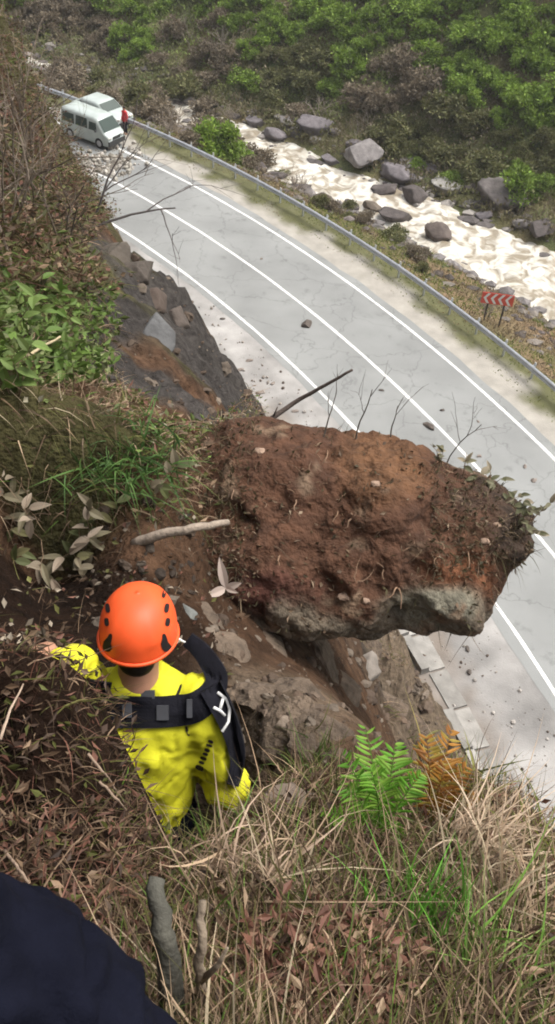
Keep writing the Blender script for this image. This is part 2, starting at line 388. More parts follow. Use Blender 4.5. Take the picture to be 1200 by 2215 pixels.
# gravel verges
M['gravel'] = mat('gravel', 0.95, None, 1.2, 0.22, 0.6, 14, detail=12)
def verge_cols(o, lo, hi): pass
vg = arc_strip('verge', 4.4, 0.40, -0.006, A0, A1, M['gravel'], 300, 10, col=(0.265, 0.255, 0.243), kind='structure')
ca_ = vg.data.color_attributes['Col']; cv_ = np.empty(len(vg.data.vertices) * 4, np.float32); ca_.data.foreach_get('color', cv_); cv_ = cv_.reshape(-1, 4); vv_ = np.empty(len(cv_) * 3, np.float32); vg.data.vertices.foreach_get('co', vv_); vv_ = vv_.reshape(-1, 3)
w_ = np.clip((road_d(vv_[:, 0], vv_[:, 1]) - 2.4 + 1.2 * fbm2(vv_[:, 0], vv_[:, 1], .9, 4, 4.0)) / 1.4, 0, 1)[:, None] * .75; cv_[:, :3] = cv_[:, :3] * (1 - w_) + np.array([.17, .135, .105]) * w_; ca_.data.foreach_set('color', cv_.ravel())
vg['label'] = 'dusty gravel verge between road and cliff'
# outer verge: pale gravel by the road turning to grassy soil by the rail
a = np.linspace(A0, A1, 420); u = np.linspace(0, 1, 22); V = np.zeros((420, 22, 3)); Cc = np.zeros((420, 22, 3))
for i in range(420):
    dd = -7.05 - 3.05 * u; V[i, :, 0], V[i, :, 1] = road_pt(a[i], dd)
V[..., 2] = -0.007 + 0.05 * np.clip(fbm2(V[..., 0], V[..., 1], 1.4, 4, 3.0), -.2, 1) * np.clip((u - 0.3) * 3, 0, 1)
k = np.clip((u[None, :] - 0.30 + 0.28 * fbm2(V[..., 0], V[..., 1], 0.7, 4, 41.0)) * 3.2, 0, 1)[..., None]
Cc = (1 - k) * np.array([0.31, 0.29, 0.255]) + k * np.array([0.10, 0.10, 0.045])
vo = build('verge', V.reshape(-1, 3), grid_faces(420, 22), M['gravel'], None, Cc.reshape(-1, 3), True); tag(vo, kind='structure')

# river water: milky flood water with foam
def water_mat():
    m = bpy.data.materials.new('milky_water'); m.use_nodes = True; N = m.node_tree.nodes; L = m.node_tree.links; b = N['Principled BSDF']
    tc = N.new('ShaderNodeTexCoord'); n1 = N.new('ShaderNodeTexNoise'); n1.inputs['Scale'].default_value = 0.9; n1.inputs['Detail'].default_value = 9; n1.inputs['Distortion'].default_value = 1.2
    L.new(tc.outputs['Object'], n1.inputs['Vector'])
    rp = N.new('ShaderNodeValToRGB'); rp.color_ramp.elements[0].position = 0.40; rp.color_ramp.elements[0].color = (0.26, 0.22, 0.16, 1)
    rp.color_ramp.elements[1].position = 0.60; rp.color_ramp.elements[1].color = (0.64, 0.615, 0.55, 1)
    L.new(n1.outputs['Fac'], rp.inputs['Fac']); L.new(rp.outputs['Color'], b.inputs['Base Color'])
    b.inputs['Roughness'].default_value = 0.35
    bp = N.new('ShaderNodeBump'); bp.inputs['Strength'].default_value = 0.8; bp.inputs['Distance'].default_value = 0.25; L.new(n1.outputs['Fac'], bp.inputs['Height']); L.new(bp.outputs['Normal'], b.inputs['Normal'])
    return m
M['water'] = water_mat()
a = np.linspace(0.2, 1.45, 420); u = np.linspace(0, 1, 34); V = np.zeros((420, 34, 3))
for i in range(420):
    n_, f_ = river_span(a[i]); dd = (n_ + 0.6) + (f_ - 0.6 - n_ - 0.6) * u; V[i, :, 0], V[i, :, 1] = road_pt(a[i], dd)
V[..., 2] = RIVER_Z + 0.16 * fbm2(V[..., 0] + 0.3 * V[..., 1], V[..., 1] * 0.6, 0.9, 4, 51.0) + 0.06 * fbm2(V[..., 0], V[..., 1], 3.0, 2, 5.0)
river = build('river', V.reshape(-1, 3), grid_faces(420, 34), M['water'], None, None, True); tag(river, kind='structure')

# ---------------------------------------------------------------- concrete drain at the cliff foot (broken lengths)
drain = empty('drain_channel', (5.0, 15.5, 0)); tag(drain, 'pale concrete drain channel along the cliff foot below the fern', 'drain')
inv = Vector(drain.location)
def local(v, root): return np.asarray(v) - np.array(root.location)
aa = np.arange(0.26, 0.60, 0.0195)
for i, a in enumerate(aa):
    for nm, d0, d1, z0, z1 in (('curb_block', 3.86, 3.55, -0.02, 0.30), ('channel_slab', 3.55, 2.95, -0.02, 0.06)):
        if nm == 'curb_block' and i in (6, 12): continue
        q = []
        j = rng.normal(0, 0.02, 8)
        for zz in (z0, z1):
            for k_, (da, d_) in enumerate(((0.0006, d0), (0.0006, d1), (0.0190, d1), (0.0190, d0))):
                x, y = road_pt(a + da, d_ + j[k_]); q.append((x, y, zz + (j[k_ + 4] if zz == z1 else 0)))
        o = build(nm, local(q, drain), [np.array([[3, 2, 1, 0], [4, 5, 6, 7], [0, 1, 5, 4], [1, 2, 6, 5], [2, 3, 7, 6], [3, 0, 4, 7]])], M['concrete'], drain, np.repeat([[0.31, 0.295, 0.27]], 8, 0) * rng.uniform(0.66, 1.1))

# ---------------------------------------------------------------- guardrail: W-beam on posts
def rail_profile():   # (outward from road is -d): list of (offset toward road, z)
    return np.array([(0.00, 0.46), (0.05, 0.48), (0.085, 0.53), (0.05, 0.58), (0.01, 0.61), (0.05, 0.64), (0.085, 0.69), (0.05, 0.74), (0.00, 0.77), (-0.012, 0.765), (0.03, 0.735), (0.065, 0.69), (0.03, 0.645), (-0.012, 0.61), (0.03, 0.575), (0.065, 0.53), (0.03, 0.485), (-0.012, 0.465)])
x0, y0 = road_pt(0.6, -9.1)
gr = empty('guardrail', (x0, y0, 0)); tag(gr, 'long galvanised steel crash barrier curving along the river side of the road', 'guardrail')
step = 4.0 / (ARC_R + 9.1); prof = rail_profile(); aa = np.arange(0.16, 1.16, step)
post_me = None
for a in aa:
    V = []
    for k in np.linspace(0, 1, 5):
        for o_, z_ in prof:
            x, y = road_pt(a + step * k * 0.998 + 0.0001, -9.1 + o_); V.append((x, y, z_))
    V = np.array(V).reshape(5, len(prof), 3)
    f = grid_faces(5, len(prof)); m_ = len(prof); k_ = np.arange(4)
    f = np.concatenate([f, np.stack([k_ * m_ + m_ - 1, (k_ + 1) * m_ + m_ - 1, (k_ + 1) * m_, k_ * m_], 1)])
    build('rail_beam', local(V.reshape(-1, 3), gr), f, M['steel'], gr)
    for k in (0.0, 0.5):
        b = MB(); x, y = road_pt(a + step * k, -9.22); rot = np.array(Matrix.Rotation(a, 3, 'Z'))
        b.box((0, 0, 0.20), (0.05, 0.035, 0.62), rot); b.box((-0.07 * math.cos(a), -0.07 * math.sin(a), 0.62), (0.03, 0.06, 0.14), rot)
        p = b.build('post', M['steel'], gr); p.location = Vector((x, y, 0)) - gr.location
        r_ = MB(); r_.box((0, 0, 0), (0.012, 0.05, 0.055), rot, (0.9, 0.9, 0.9)); rr = r_.build('reflector', M['paint'], p); rr.location = (0, 0, 0.86)

#PART3
# ---------------------------------------------------------------- the loosened boulder
M['soilred'] = mat('clinging_soil', 0.95, None, 9, 0.45, 1.0, 26, detail=12, bdist=0.04)
OUT = [(380, 1030), (450, 940), (560, 915), (650, 928), (740, 938), (830, 935), (900, 958), (960, 995), (1058, 1028), (1130, 1072), (1190, 1112), (1172, 1192), (1115, 1226), (1088, 1300), (1022, 1366), (940, 1358), (850, 1352), (760, 1368), (680, 1362), (600, 1340), (520, 1318), (440, 1285), (360, 1200), (350, 1100)]
BC, BT = (770, 1150), 6.0
def boulder():
    ox = np.array([p[0] for p in OUT], float) - BC[0]; oy = np.array([p[1] for p in OUT], float) - BC[1]
    th = np.arctan2(-oy, ox); r = np.hypot(ox, oy); s_ = np.argsort(th); th = th[s_]; r = r[s_]
    nt, nph = 220, 130
    T = np.linspace(-np.pi, np.pi, nt, endpoint=False); PH = np.linspace(-np.pi / 2, np.pi / 2, nph)
    R = np.interp(T, np.r_[th[-1] - 2 * np.pi, th, th[0] + 2 * np.pi], np.r_[r[-1], r, r[0]])
    ct = np.abs(np.cos(PH)) ** 0.75; sn = np.sin(PH)
    U = (R[:, None] * ct[None] * np.cos(T)[:, None]) * BT / FOCAL; Vv = (R[:, None] * ct[None] * np.sin(T)[:, None]) * BT / FOCAL
    D = np.where(sn > 0, -0.62 * sn ** 1.0, -0.95 * sn)[None] * np.ones((nt, 1))
    D = D + 0.45 * Vv + 0.10 * U                           # top recedes from the camera
    ex, ey, ef = np.array(cx_), np.array(cy_), np.array(fwd)
    c0 = at(BC[0], BC[1], BT)
    P = c0 + U[..., None] * ex + Vv[..., None] * ey + D[..., None] * ef
    nrm = P - c0; nrm /= np.linalg.norm(nrm, axis=-1)[..., None] + 1e-6
    q = P
    disp = 0.10 * fbm(q * 1.6, 3) + 0.10 * (0.4 - np.abs(fbm(q * 2.6 + 5, 4))) + 0.05 * fbm(q * 7, 5)
    disp *= np.clip(0.6 + 0.4 * np.abs(np.sin(PH)) ** 0.7, 0, 1)[None]
    P = P + nrm * disp[..., None]
    px, py, _ = project(P.reshape(-1, 3))
    n1 = fbm(P.reshape(-1, 3) * 2.2, 4); n2 = fbm(P.reshape(-1, 3) * 6 + 3, 4)
    col = np.repeat([[0.072, 0.034, 0.019]], len(px), 0)
    def mix(col, w, c): w = np.clip(w, 0, 1)[:, None]; return col * (1 - w) + np.array(c) * w
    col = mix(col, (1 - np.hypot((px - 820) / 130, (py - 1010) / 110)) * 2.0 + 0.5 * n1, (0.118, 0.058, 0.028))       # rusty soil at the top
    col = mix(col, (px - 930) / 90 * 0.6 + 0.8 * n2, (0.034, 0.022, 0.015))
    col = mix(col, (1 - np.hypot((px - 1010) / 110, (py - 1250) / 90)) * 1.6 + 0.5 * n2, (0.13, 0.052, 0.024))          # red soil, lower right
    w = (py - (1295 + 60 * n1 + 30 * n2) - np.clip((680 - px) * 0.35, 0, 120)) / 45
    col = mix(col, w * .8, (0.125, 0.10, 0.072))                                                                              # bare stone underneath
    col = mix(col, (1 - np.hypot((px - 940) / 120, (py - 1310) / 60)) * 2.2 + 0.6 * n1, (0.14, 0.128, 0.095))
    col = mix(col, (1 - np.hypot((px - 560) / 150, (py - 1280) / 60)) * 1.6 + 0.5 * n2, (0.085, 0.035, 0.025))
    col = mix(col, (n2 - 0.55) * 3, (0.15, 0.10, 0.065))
    f = []
    i, j = np.meshgrid(np.arange(nt), np.arange(nph - 1), indexing='ij'); i = i.ravel(); j = j.ravel(); i2 = (i + 1) % nt
    return P.reshape(-1, 3), np.stack([i * nph + j, i2 * nph + j, i2 * nph + j + 1, i * nph + j + 1], 1), col
bv, bf, bcol = boulder()
base = at(640, 1340, 6.2)
bo = empty('boulder', tuple(base)); tag(bo, 'large loosened boulder caked in red brown soil hanging over the road', 'boulder')
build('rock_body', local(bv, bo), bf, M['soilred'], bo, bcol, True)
BOULDER_BVH = BVHTree.FromPolygons([tuple(p) for p in bv], [tuple(f) for f in bf])
def bhit(px, py, bvh=None):
    r = (bvh or BOULDER_BVH).ray_cast(Vector(CAM), Vector(ray(px, py)))
    return None if r[0] is None else (np.array(r[0]), np.array(r[1]))

def wander(p, d, L, k=7, j=0.35, droop=0.3):
    pts = [np.array(p, float)]; d = np.array(d, float)
    for i in range(k):
        d = d + rng.normal(0, j, 3) * 0.6 + np.array([0, 0, -droop * 0.15]); d /= np.linalg.norm(d); pts.append(pts[-1] + d * L / k)
    return np.array(pts)
# pale broken roots and stones sticking out of the soil
ROOTS = [(590, 1180, .16), (605, 1200, .12), (660, 1030, .10), (700, 1000, .10), (690, 1050, .09), (640, 1080, .12), (730, 1090, .12), (810, 1165, .10), (920, 1160, .12), (950, 1150, .12), (1000, 1160, .08), (600, 1045, .10), (770, 1260, .12), (860, 1270, .10), (900, 1250, .12),
         (960, 1200, .14), (1010, 1190, .13), (1040, 1210, .12), (1030, 1260, .12), (870, 1190, .12), (760, 1120, .08), (560, 1080, .12), (520, 1130, .12), (1060, 1290, .10), (1000, 1290, .14), (830, 1230, .12), (980, 1020, .1), (1040, 1060, .1), (620, 1130, .08), (500, 1050, .1)]
for px, py, L in ROOTS:
    h_ = bhit(px, py)
    if h_ is None: continue
    b = MB(); sidev = np.cross(h_[1], rng.normal(0, 1, 3)); sidev /= np.linalg.norm(sidev)
    for q in range(rng.integers(1, 4)):
        w = wander(h_[0] - h_[1] * 0.01, h_[1] * 0.5 + sidev * (1 if q % 2 else -1) + rng.normal(0, .4, 3), L * rng.uniform(.7, 1.6), 6, 0.5)
        b.tube(w - base, np.linspace(0.0055, 0.002, len(w)) * rng.uniform(.7, 1.3), 4, np.array([0.22, 0.14, 0.09]) * rng.uniform(.5, 1.3))
    b.build('root', M['bark'], bo)
for px, py, s_ in ((815, 1048, .026), (1075, 1135, .02), (745, 1290, .03), (790, 1300, .022), (560, 975, .03), (1050, 1170, .022)):
    h_ = bhit(px, py)
    if h_ is None: continue
    v, f = ICO[2]; v = v * (1 + 0.3 * fbm(v * 1.5 + px, 3)[:, None]) * s_ * np.array([1.4, 1.0, 0.7])
    build('embedded_stone', v + h_[0] - base, f, M['rock'], bo, np.repeat([[0.26, 0.18, 0.13]], len(v), 0), False)

# ---------------------------------------------------------------- remeshed soft bodies
def ellipsoid(b, c, r, rot=None, sub=3, n=0.0):
    v, f = ICO[sub]; v = v * np.asarray(r, float)
    if rot is not None: v = v @ np.array(rot).T
    b.add(v + c, f); return b
def loft(b, rings, k=28, power=2.3):
    th = np.arange(k) * 2 * np.pi / k; V = []
    for (c, rx, ry) in rings:
        cs, sn = np.cos(th), np.sin(th)
        V.append(np.stack([c[0] + rx * np.sign(cs) * np.abs(cs) ** (2 / power), c[1] + ry * np.sign(sn) * np.abs(sn) ** (2 / power), np.full(k, c[2])], 1))
    m = len(rings); V = np.concatenate(V + [np.array([rings[0][0]]), np.array([rings[-1][0]])])
    i, j = np.meshgrid(np.arange(m - 1), np.arange(k), indexing='ij'); i = i.ravel(); j = j.ravel(); j2 = (j + 1) % k
    q = np.stack([i * k + j, i * k + j2, (i + 1) * k + j2, (i + 1) * k + j], 1); e = np.arange(k); e2 = (e + 1) % k
    b.add(V, [q, np.stack([e2, e, np.full(k, m * k)], 1), np.stack([(m - 1) * k + e, (m - 1) * k + e2, np.full(k, m * k + 1)], 1)]); return b
def limb(b, pts, rad, sub=5):
    pts = np.asarray(pts, float); m = len(pts); t = np.linspace(0, m - 1, (m - 1) * sub + 1); o_ = np.arange(m)
    P = np.stack([np.interp(t, o_, pts[:, k]) for k in range(3)], 1); P[1:-1] = (P[:-2] + 2 * P[1:-1] + P[2:]) / 4; R = np.interp(t, o_, rad)
    b.tube(P, R, 14)
    for i in (0, len(P) - 1): ellipsoid(b, P[i], (R[i],) * 3, None, 2)
    for p, r in zip(pts[1:-1], rad[1:-1]): ellipsoid(b, p, (r * 1.0,) * 3, None, 2)
    return b
def remesh(b, name, voxel, material, parent, fold=0.0, fscale=9.0, smooth_it=4, col=None, stretch=(1, 1, 1)):
    tmp = b.build('tmp', material); md = tmp.modifiers.new('r', 'REMESH'); md.mode = 'VOXEL'; md.voxel_size = voxel
    ms = tmp.modifiers.new('s', 'SMOOTH'); ms.iterations = smooth_it; ms.factor = 0.5
    dg = bpy.context.evaluated_depsgraph_get(); dg.update(); me = bpy.data.meshes.new_from_object(tmp.evaluated_get(dg)); bpy.data.objects.remove(tmp)
    me.name = name; nv = len(me.vertices); co = np.empty(nv * 3, np.float32); me.vertices.foreach_get('co', co); co = co.reshape(-1, 3).astype(float)
    if fold:
        no = np.empty(nv * 3, np.float32); me.vertices.foreach_get('normal', no); no = no.reshape(-1, 3)
        s_ = np.asarray(stretch, float)
        dsp = fold * (0.35 - np.abs(fbm(co * fscale * s_ + 0.3 * fbm(co * 4, 2)[:, None], 2)) * 1.2) + fold * 0.25 * fbm(co * fscale * 3, 2)
        crease = np.clip(1 - np.abs(fbm(co * fscale * 1.7 * s_ + 4.2 + .5 * fbm(co * 5, 2)[:, None], 2)) * 5, 0, 1)
        co = co + no * (dsp - fold * .38 * crease)[:, None]; me.vertices.foreach_set('co', co.astype(np.float32).ravel())
    for p in me.polygons: p.use_smooth = True
    if not me.materials: me.materials.append(material)
    for a_ in list(me.color_attributes): me.color_attributes.remove(a_)
    if col is not None:
        a_ = me.color_attributes.new('Col', 'FLOAT_COLOR', 'POINT'); c = np.repeat([[*col, 1.0]], nv, 0); a_.data.foreach_set('color', c.astype(np.float32).ravel())
    me.update(); o = link(name, me, parent); return o
def lean(b, k=.36):
    for v in b.v: v[:, 1] += k * np.clip(v[:, 2] - 1.45, -.62, 0)
    return b
def hand(b, w, d, upn, s_=1.0, curl=0.5, thumb=1):
    """palm and five curled fingers: w wrist point, d pointing direction, upn back-of-hand normal"""
    w = np.array(w, float); d = np.array(d, float) / np.linalg.norm(d); upn = np.array(upn, float); sd_ = np.cross(d, upn); sd_ /= np.linalg.norm(sd_); upn = np.cross(sd_, d)
    rot = np.stack([sd_, d, upn], 1)
    ellipsoid(b, w + d * 0.05 * s_, np.array((0.040, 0.055, 0.017)) * s_, rot, 3)
    for k, (o_, L) in enumerate(((-0.029, .062), (-0.010, .074), (0.010, .078), (0.029, .070))):
        p = w + d * 0.09 * s_ + sd_ * o_ * s_; c = 0.15; P = [p - d * 0.02 * s_, p]; dd = d.copy()
        for q in range(3):
            c += curl * 0.55; dd = d * math.cos(c) - upn * math.sin(c); P.append(P[-1] + dd * L / 3 * s_)
        limb(b, P, np.array([.010, .0095, .009, .0085, .007]) * s_, 2)
    tb = -thumb; p = w + d * 0.03 * s_ + sd_ * tb * 0.034 * s_
    limb(b, [p, p + (d * .5 + sd_ * tb * .8) * .035 * s_, p + (d * 1.2 + sd_ * tb * .75 - upn * .4) * .055 * s_], np.array([.013, .011, .008]) * s_, 2)

M['jacket'] = mat('yellow_jacket_cloth', 0.75, (0.58, 0.56, 0.022), 25, 0.08, 0.25, 90, bdist=0.004)
M['black'] = mat('black_webbing', 0.85, (0.009, 0.009, 0.013), 30, 0.4, 0.5, 200, bdist=0.003, spec=0.12)
M['trouser'] = mat('dark_trousers', 0.95, (0.0050, 0.0056, 0.011), 20, 0.3, 0.5, 160, bdist=0.004, spec=0.06)
M['skin'] = mat('skin', 0.6, (0.42, 0.22, 0.14), 20, 0.1)
M['hair'] = mat('dark_hair', 0.7, (0.02, 0.013, 0.009), 60, 0.3, 0.6, 120, bdist=0.004)
M['helmet'] = mat('orange_helmet_shell', 0.5, (0.72, 0.090, 0.020), 9, 0.16, 0.08, 60, spec=0.4, detail=10, bdist=.002)
M['white'] = mat('white_stitching', 0.6, (0.75, 0.75, 0.73), 10, 0.05)
M['hole'] = mat('dark_vent', 0.9, (0.012, 0.008, 0.008), 5, 0.1)

F = np.array([-0.405, 1.60, hz(-0.375, 1.62) - 0.02])
F[2] = 19.40
res = empty('person', tuple(F)); tag(res, 'rescuer in orange helmet and yellow jacket standing with back turned beside the boulder', 'person')
LEAN = 0.0
elb_l = at(165, 1442, 2.62) - F; han_l = at(118, 1440, 2.60) - F
b = MB()   # body
ellipsoid(b, (0, .075, 1.61), (.075, .098, .118)); ellipsoid(b, (0, .12, 1.56), (.055, .065, .075)); ellipsoid(b, (0, .18, 1.59), (.014, .022, .02), None, 2)
for s_ in (-1, 1): ellipsoid(b, (.078 * s_, .07, 1.60), (.012, .02, .033), None, 2)
limb(b, [(0, -.02, 1.38), (0, .01, 1.49), (0, .06, 1.58)], [.08, .066, .062])
loft(b, [((0, 0, .90), .15, .10), ((0, 0, 1.1), .14, .095), ((0, 0, 1.3), .16, .10), ((0, 0, 1.42), .12, .08), ((0, 0, 1.46), .05, .05)])
R_el, R_wr = np.array((.285, -.045, 1.13)), np.array((.20, .20, 1.00))
limb(b, [(.17, 0, 1.39), R_el, R_wr], [.05, .042, .030]); limb(b, [(-.17, 0, 1.39), elb_l, han_l], [.05, .042, .030])
hand(b, R_wr, (-.15, .9, -.25), (0.3, .2, .9), 1.0, .55, -1); hand(b, han_l, (-.55, .75, -.15), (.1, .1, 1.0), 1.0, .5, 1)
for s_ in (-1, 1):
    limb(b, [(.09 * s_, 0, .90), (.11 * s_, .06, .50), (.12 * s_, -.02, .10)], [.085, .058, .04]); ellipsoid(b, (.12 * s_, .05, .05), (.045, .12, .045))
remesh(lean(b), 'body', 0.0085, M['skin'], res)
b = MB()   # jacket
loft(b, [((-.01, 0, .64), .175, .135), ((0, 0, .74), .185, .14), ((0, 0, 1.02), .18, .132), ((0, -.005, 1.15), .195, .14), ((0, -.01, 1.28), .225, .142), ((0, -.01, 1.37), .225, .122), ((0, 0, 1.42), .17, .10), ((0, -.005, 1.465), .098, .088), ((0, .005, 1.495), .080, .074)])
limb(b, [(.195, -.005, 1.375), R_el + np.array([.015, 0, 0]), R_wr], [.095, .080, .055]); limb(b, [(-.185, -.005, 1.375), elb_l, han_l * .75 + elb_l * .25], [.09, .065, .05])
jk = remesh(lean(b), 'jacket', 0.011, M['jacket'], res, 0.024, 7.0, 5, stretch=(1.3, 1.0, 0.8))
jco = np.empty(len(jk.data.vertices) * 3, np.float32); jk.data.vertices.foreach_get('co', jco); jco = jco.reshape(-1, 3) + F
JBVH = BVHTree.FromPolygons([tuple(p) for p in jco], [tuple(p.vertices) for p in jk.data.polygons])
b = MB()
for s_ in (-1, 1): limb(b, [(.085 * s_, 0, .95), (.11 * s_, .06, .50), (.12 * s_, -.02, .09)], [.115, .082, .062])
remesh(lean(b), 'trousers', 0.014, M['trouser'], res, 0.014, 8)
for s_ in (-1, 1):
    b = MB(); ellipsoid(b, (.12 * s_, .05, .06), (.055, .145, .06)); limb(b, [(.12 * s_, -.02, .06), (.12 * s_, -.02, .16)], [.06, .058]); remesh(lean(b), 'boot', 0.012, M['black'], res)
b = MB(); ellipsoid(b, (0, .062, 1.61), (.082, .104, .115)); ellipsoid(b, (0, .0, 1.56), (.058, .05, .05), None, 3); b.build('hair', M['hair'], res, True)
# helmet
HCEN = np.array((0, .068, 1.648)); tilt = np.array(Matrix.Rotation(math.radians(-14), 3, 'X'))
def helmet_surface(nu=72, nv=26, lo=-0.16):
    th = np.linspace(0, 2 * np.pi, nu, endpoint=False); ph = np.linspace(lo, np.pi / 2, nv); V = np.zeros((nv, nu, 3))
    for i, p in enumerate(ph):
        c_ = math.cos(p) ** 0.82 if p > 0 else 1 + 0.10 * (-p); z = 0.128 * math.sin(p) if p > 0 else 0.20 * p
        ridge = 1 + 0.022 * np.exp(-((np.abs(np.cos(th)) - 0.55) / 0.10) ** 2) * (p > 0.15) * math.cos(p)
        V[i, :, 0] = 0.119 * c_ * np.cos(th) * ridge; V[i, :, 1] = 0.146 * c_ * np.sin(th) * ridge; V[i, :, 2] = z
    return V
V = helmet_surface(); nv_, nu_ = V.shape[:2]
hvv = V.reshape(-1, 3) @ tilt.T + HCEN
i, j = np.meshgrid(np.arange(nv_ - 1), np.arange(nu_), indexing='ij'); i = i.ravel(); j = j.ravel(); j2 = (j + 1) % nu_
hff = np.stack([i * nu_ + j, i * nu_ + j2, (i + 1) * nu_ + j2, (i + 1) * nu_ + j], 1)
helm = build('helmet', hvv, hff, M['helmet'], res, None, True); md = helm.modifiers.new('s', 'SOLIDIFY'); md.thickness = 0.006
ring = V[0] @ tilt.T + HCEN; ring = np.concatenate([ring, ring[:2]])
b = MB(); b.tube(ring, 0.0065, 8, None); b.build('rim', M['helmet'], helm, True)
HBVH = BVHTree.FromPolygons([tuple(p + F) for p in hvv], [tuple(f) for f in hff])
def patch(bvh, px, py, wpx, hpx, ang, name, material, parent, root, lift=0.002, tri=False, n=14):
    r = bhit(px, py, bvh)
    if r is None: return None
    V = []; th = np.arange(n) * 2 * np.pi / n
    for t in th:
        e = (np.sign(np.cos(t)) * abs(np.cos(t)) ** .7 * wpx, np.sign(np.sin(t)) * abs(np.sin(t)) ** .7 * hpx)
        if tri: e = (e[0] * (1.0 if e[1] > 0 else 0.45), e[1])
        q = (px + e[0] * math.cos(ang) - e[1] * math.sin(ang), py + e[0] * math.sin(ang) + e[1] * math.cos(ang))
        r2 = bhit(q[0], q[1], bvh); V.append((r2[0] + r2[1] * lift) if r2 is not None and np.linalg.norm(r2[0] - r[0]) < .08 else r[0] + r[1] * lift)
    V.append(r[0] + r[1] * lift); k = np.arange(n)
    return build(name, np.array(V) - root, np.stack([k, (k + 1) % n, np.full(n, n)], 1), material, parent, None, True)
hx, hy, _ = project((HCEN + np.array([0, 0, .06]) + F)[None]); HOX, HOY = float(hx[0]), float(hy[0])
for sgn in (-1, 1):
    for dx, dy, w_, h_ in ((57, -42, 4, 8), (63, -12, 5, 10), (65, 18, 5, 9)): patch(HBVH, HOX + sgn * dx, HOY + dy, w_, h_, sgn * 0.15, 'vent', M['hole'], helm, F)
    patch(HBVH, HOX + sgn * 61, HOY + 62, 11, 20, sgn * -0.25, 'vent', M['hole'], helm, F, tri=True)
# webbing strap across the back and round the right shoulder
def on_jacket(px, py, lift):
    r = bhit(px, py, JBVH)
    return None if r is None else r[0] + r[1] * lift
def strap_path(pp, lift=0.012, dflt=2.75):
    P = []; last = None
    for p in pp:
        q = on_jacket(p[0], p[1], lift)
        k = 0
        while q is None and k < 30:      # just off the jacket's outline: take the distance of the cloth beside it
            k += 1; s_ = on_jacket(p[0] + (350 - p[0]) * k / 30, p[1] + (1510 - p[1]) * k / 30, lift)
            if s_ is not None: q = at(p[0], p[1], (s_ - CAM) @ np.array(fwd) - .01)
        if q is None: q = at(p[0], p[1], dflt)
        P.append(q)
    P = np.array(P); t = np.linspace(0, len(P) - 1, len(P) * 4); P = np.stack([np.interp(t, np.arange(len(P)), P[:, k]) for k in range(3)], 1)
    for _ in range(3): P[1:-1] = (P[:-2] + 2 * P[1:-1] + P[2:]) / 4
    return P
vdir = -np.array(fwd)
P = strap_path([(190, 1548), (235, 1535), (285, 1535), (335, 1540), (385, 1540), (425, 1530), (452, 1508), (466, 1475), (456, 1440), (436, 1408), (405, 1384)], 0.016, 2.8)
def ribbon(name, P, hw, material, parent, lift=.006, thick=.012):
    qx, qy, qt = project(P); tx, ty = np.gradient(qx), np.gradient(qy); ln = np.hypot(tx, ty) + 1e-6; nxp, nyp = -ty / ln, tx / ln
    hw = np.broadcast_to(hw, (len(P),)); U = np.linspace(-1, 1, 9); Vt = np.zeros((len(P), 9, 3))
    for i_ in range(len(P)):
        for j_, u_ in enumerate(U):
            w_ = hw[i_] * u_ * FOCAL / qt[i_]; a_, b_ = qx[i_] + nxp[i_] * w_, qy[i_] + nyp[i_] * w_; h_ = on_jacket(a_, b_, lift)
            t_ = qt[i_] if h_ is None else (h_ - CAM) @ np.array(fwd)
            Vt[i_, j_] = at(a_, b_, np.clip(t_, qt[i_] - .03, qt[i_] + .03) - thick + .003 * u_ * u_)
    for _ in range(3): Vt[1:-1] = (Vt[:-2] + 2 * Vt[1:-1] + Vt[2:]) / 4
    Vb = Vt - np.array(vdir) * (thick + .012); A_ = np.concatenate([Vt.reshape(-1, 3), Vb.reshape(-1, 3)]); m_ = len(P); f_ = grid_faces(m_, 9); o_ = m_ * 9; k_ = np.arange(m_ - 1)
    side = np.concatenate([np.stack([k_ * 9, k_ * 9 + o_, (k_ + 1) * 9 + o_, (k_ + 1) * 9], 1), np.stack([k_ * 9 + 8, (k_ + 1) * 9 + 8, (k_ + 1) * 9 + 8 + o_, k_ * 9 + 8 + o_], 1)]); e_ = np.arange(8); r_ = (m_ - 1) * 9
    ends = np.concatenate([np.stack([e_, e_ + 1, e_ + 1 + o_, e_ + o_], 1), np.stack([r_ + e_, r_ + e_ + o_, r_ + e_ + 1 + o_, r_ + e_ + 1], 1)])
    return build(name, A_ - F, [np.concatenate([f_, f_[:, ::-1] + o_, side, ends])], material, parent, None, False)
st = ribbon('strap', P, np.interp(np.linspace(0, 1, len(P)), [0, .5, .62, 1], [.050, .048, .040, .024]), M['black'], res)
P = strap_path([(455, 1490), (482, 1545), (500, 1600), (510, 1650), (496, 1698)])
bag = ribbon('side_bag', P, np.linspace(.036, .020, len(P)), M['black'], res, .01, .03)
P = strap_path([(205, 1470), (195, 1520), (215, 1580)])
ribbon('strap', P, .042, M['black'], res)
gco = np.array([v.co[:] for o_ in (st, bag) for v in o_.data.vertices]) + F; gfc = []; o0 = 0
for o_ in (st, bag): gfc += [tuple(i_ + o0 for i_ in p_.vertices) for p_ in o_.data.polygons]; o0 += len(o_.data.vertices)
GBVH = BVHTree.FromPolygons([tuple(p_) for p_ in gco], gfc)
def bag_front(x, y):
    r = bhit(x, y, GBVH); return (r[0] + np.array(vdir) * .004) if r is not None else (on_jacket(x, y, .006) if on_jacket(x, y, .006) is not None else at(x, y, 2.72))
for seg in ([(470, 1497), (490, 1512), (497, 1532), (494, 1560), (480, 1582)], [(484, 1504), (476, 1532)], [(462, 1530), (476, 1537), (486, 1548)]):
    Q = np.array([bag_front(x, y) for x, y in seg]); b = MB(); b.tube(Q - F, .0055, 6, None, .5, vdir); b.build('stitching', M['white'], bag, True)
M['buckle'] = mat('grey_buckle_plastic', .5, (.06, .062, .07), 20, .2)
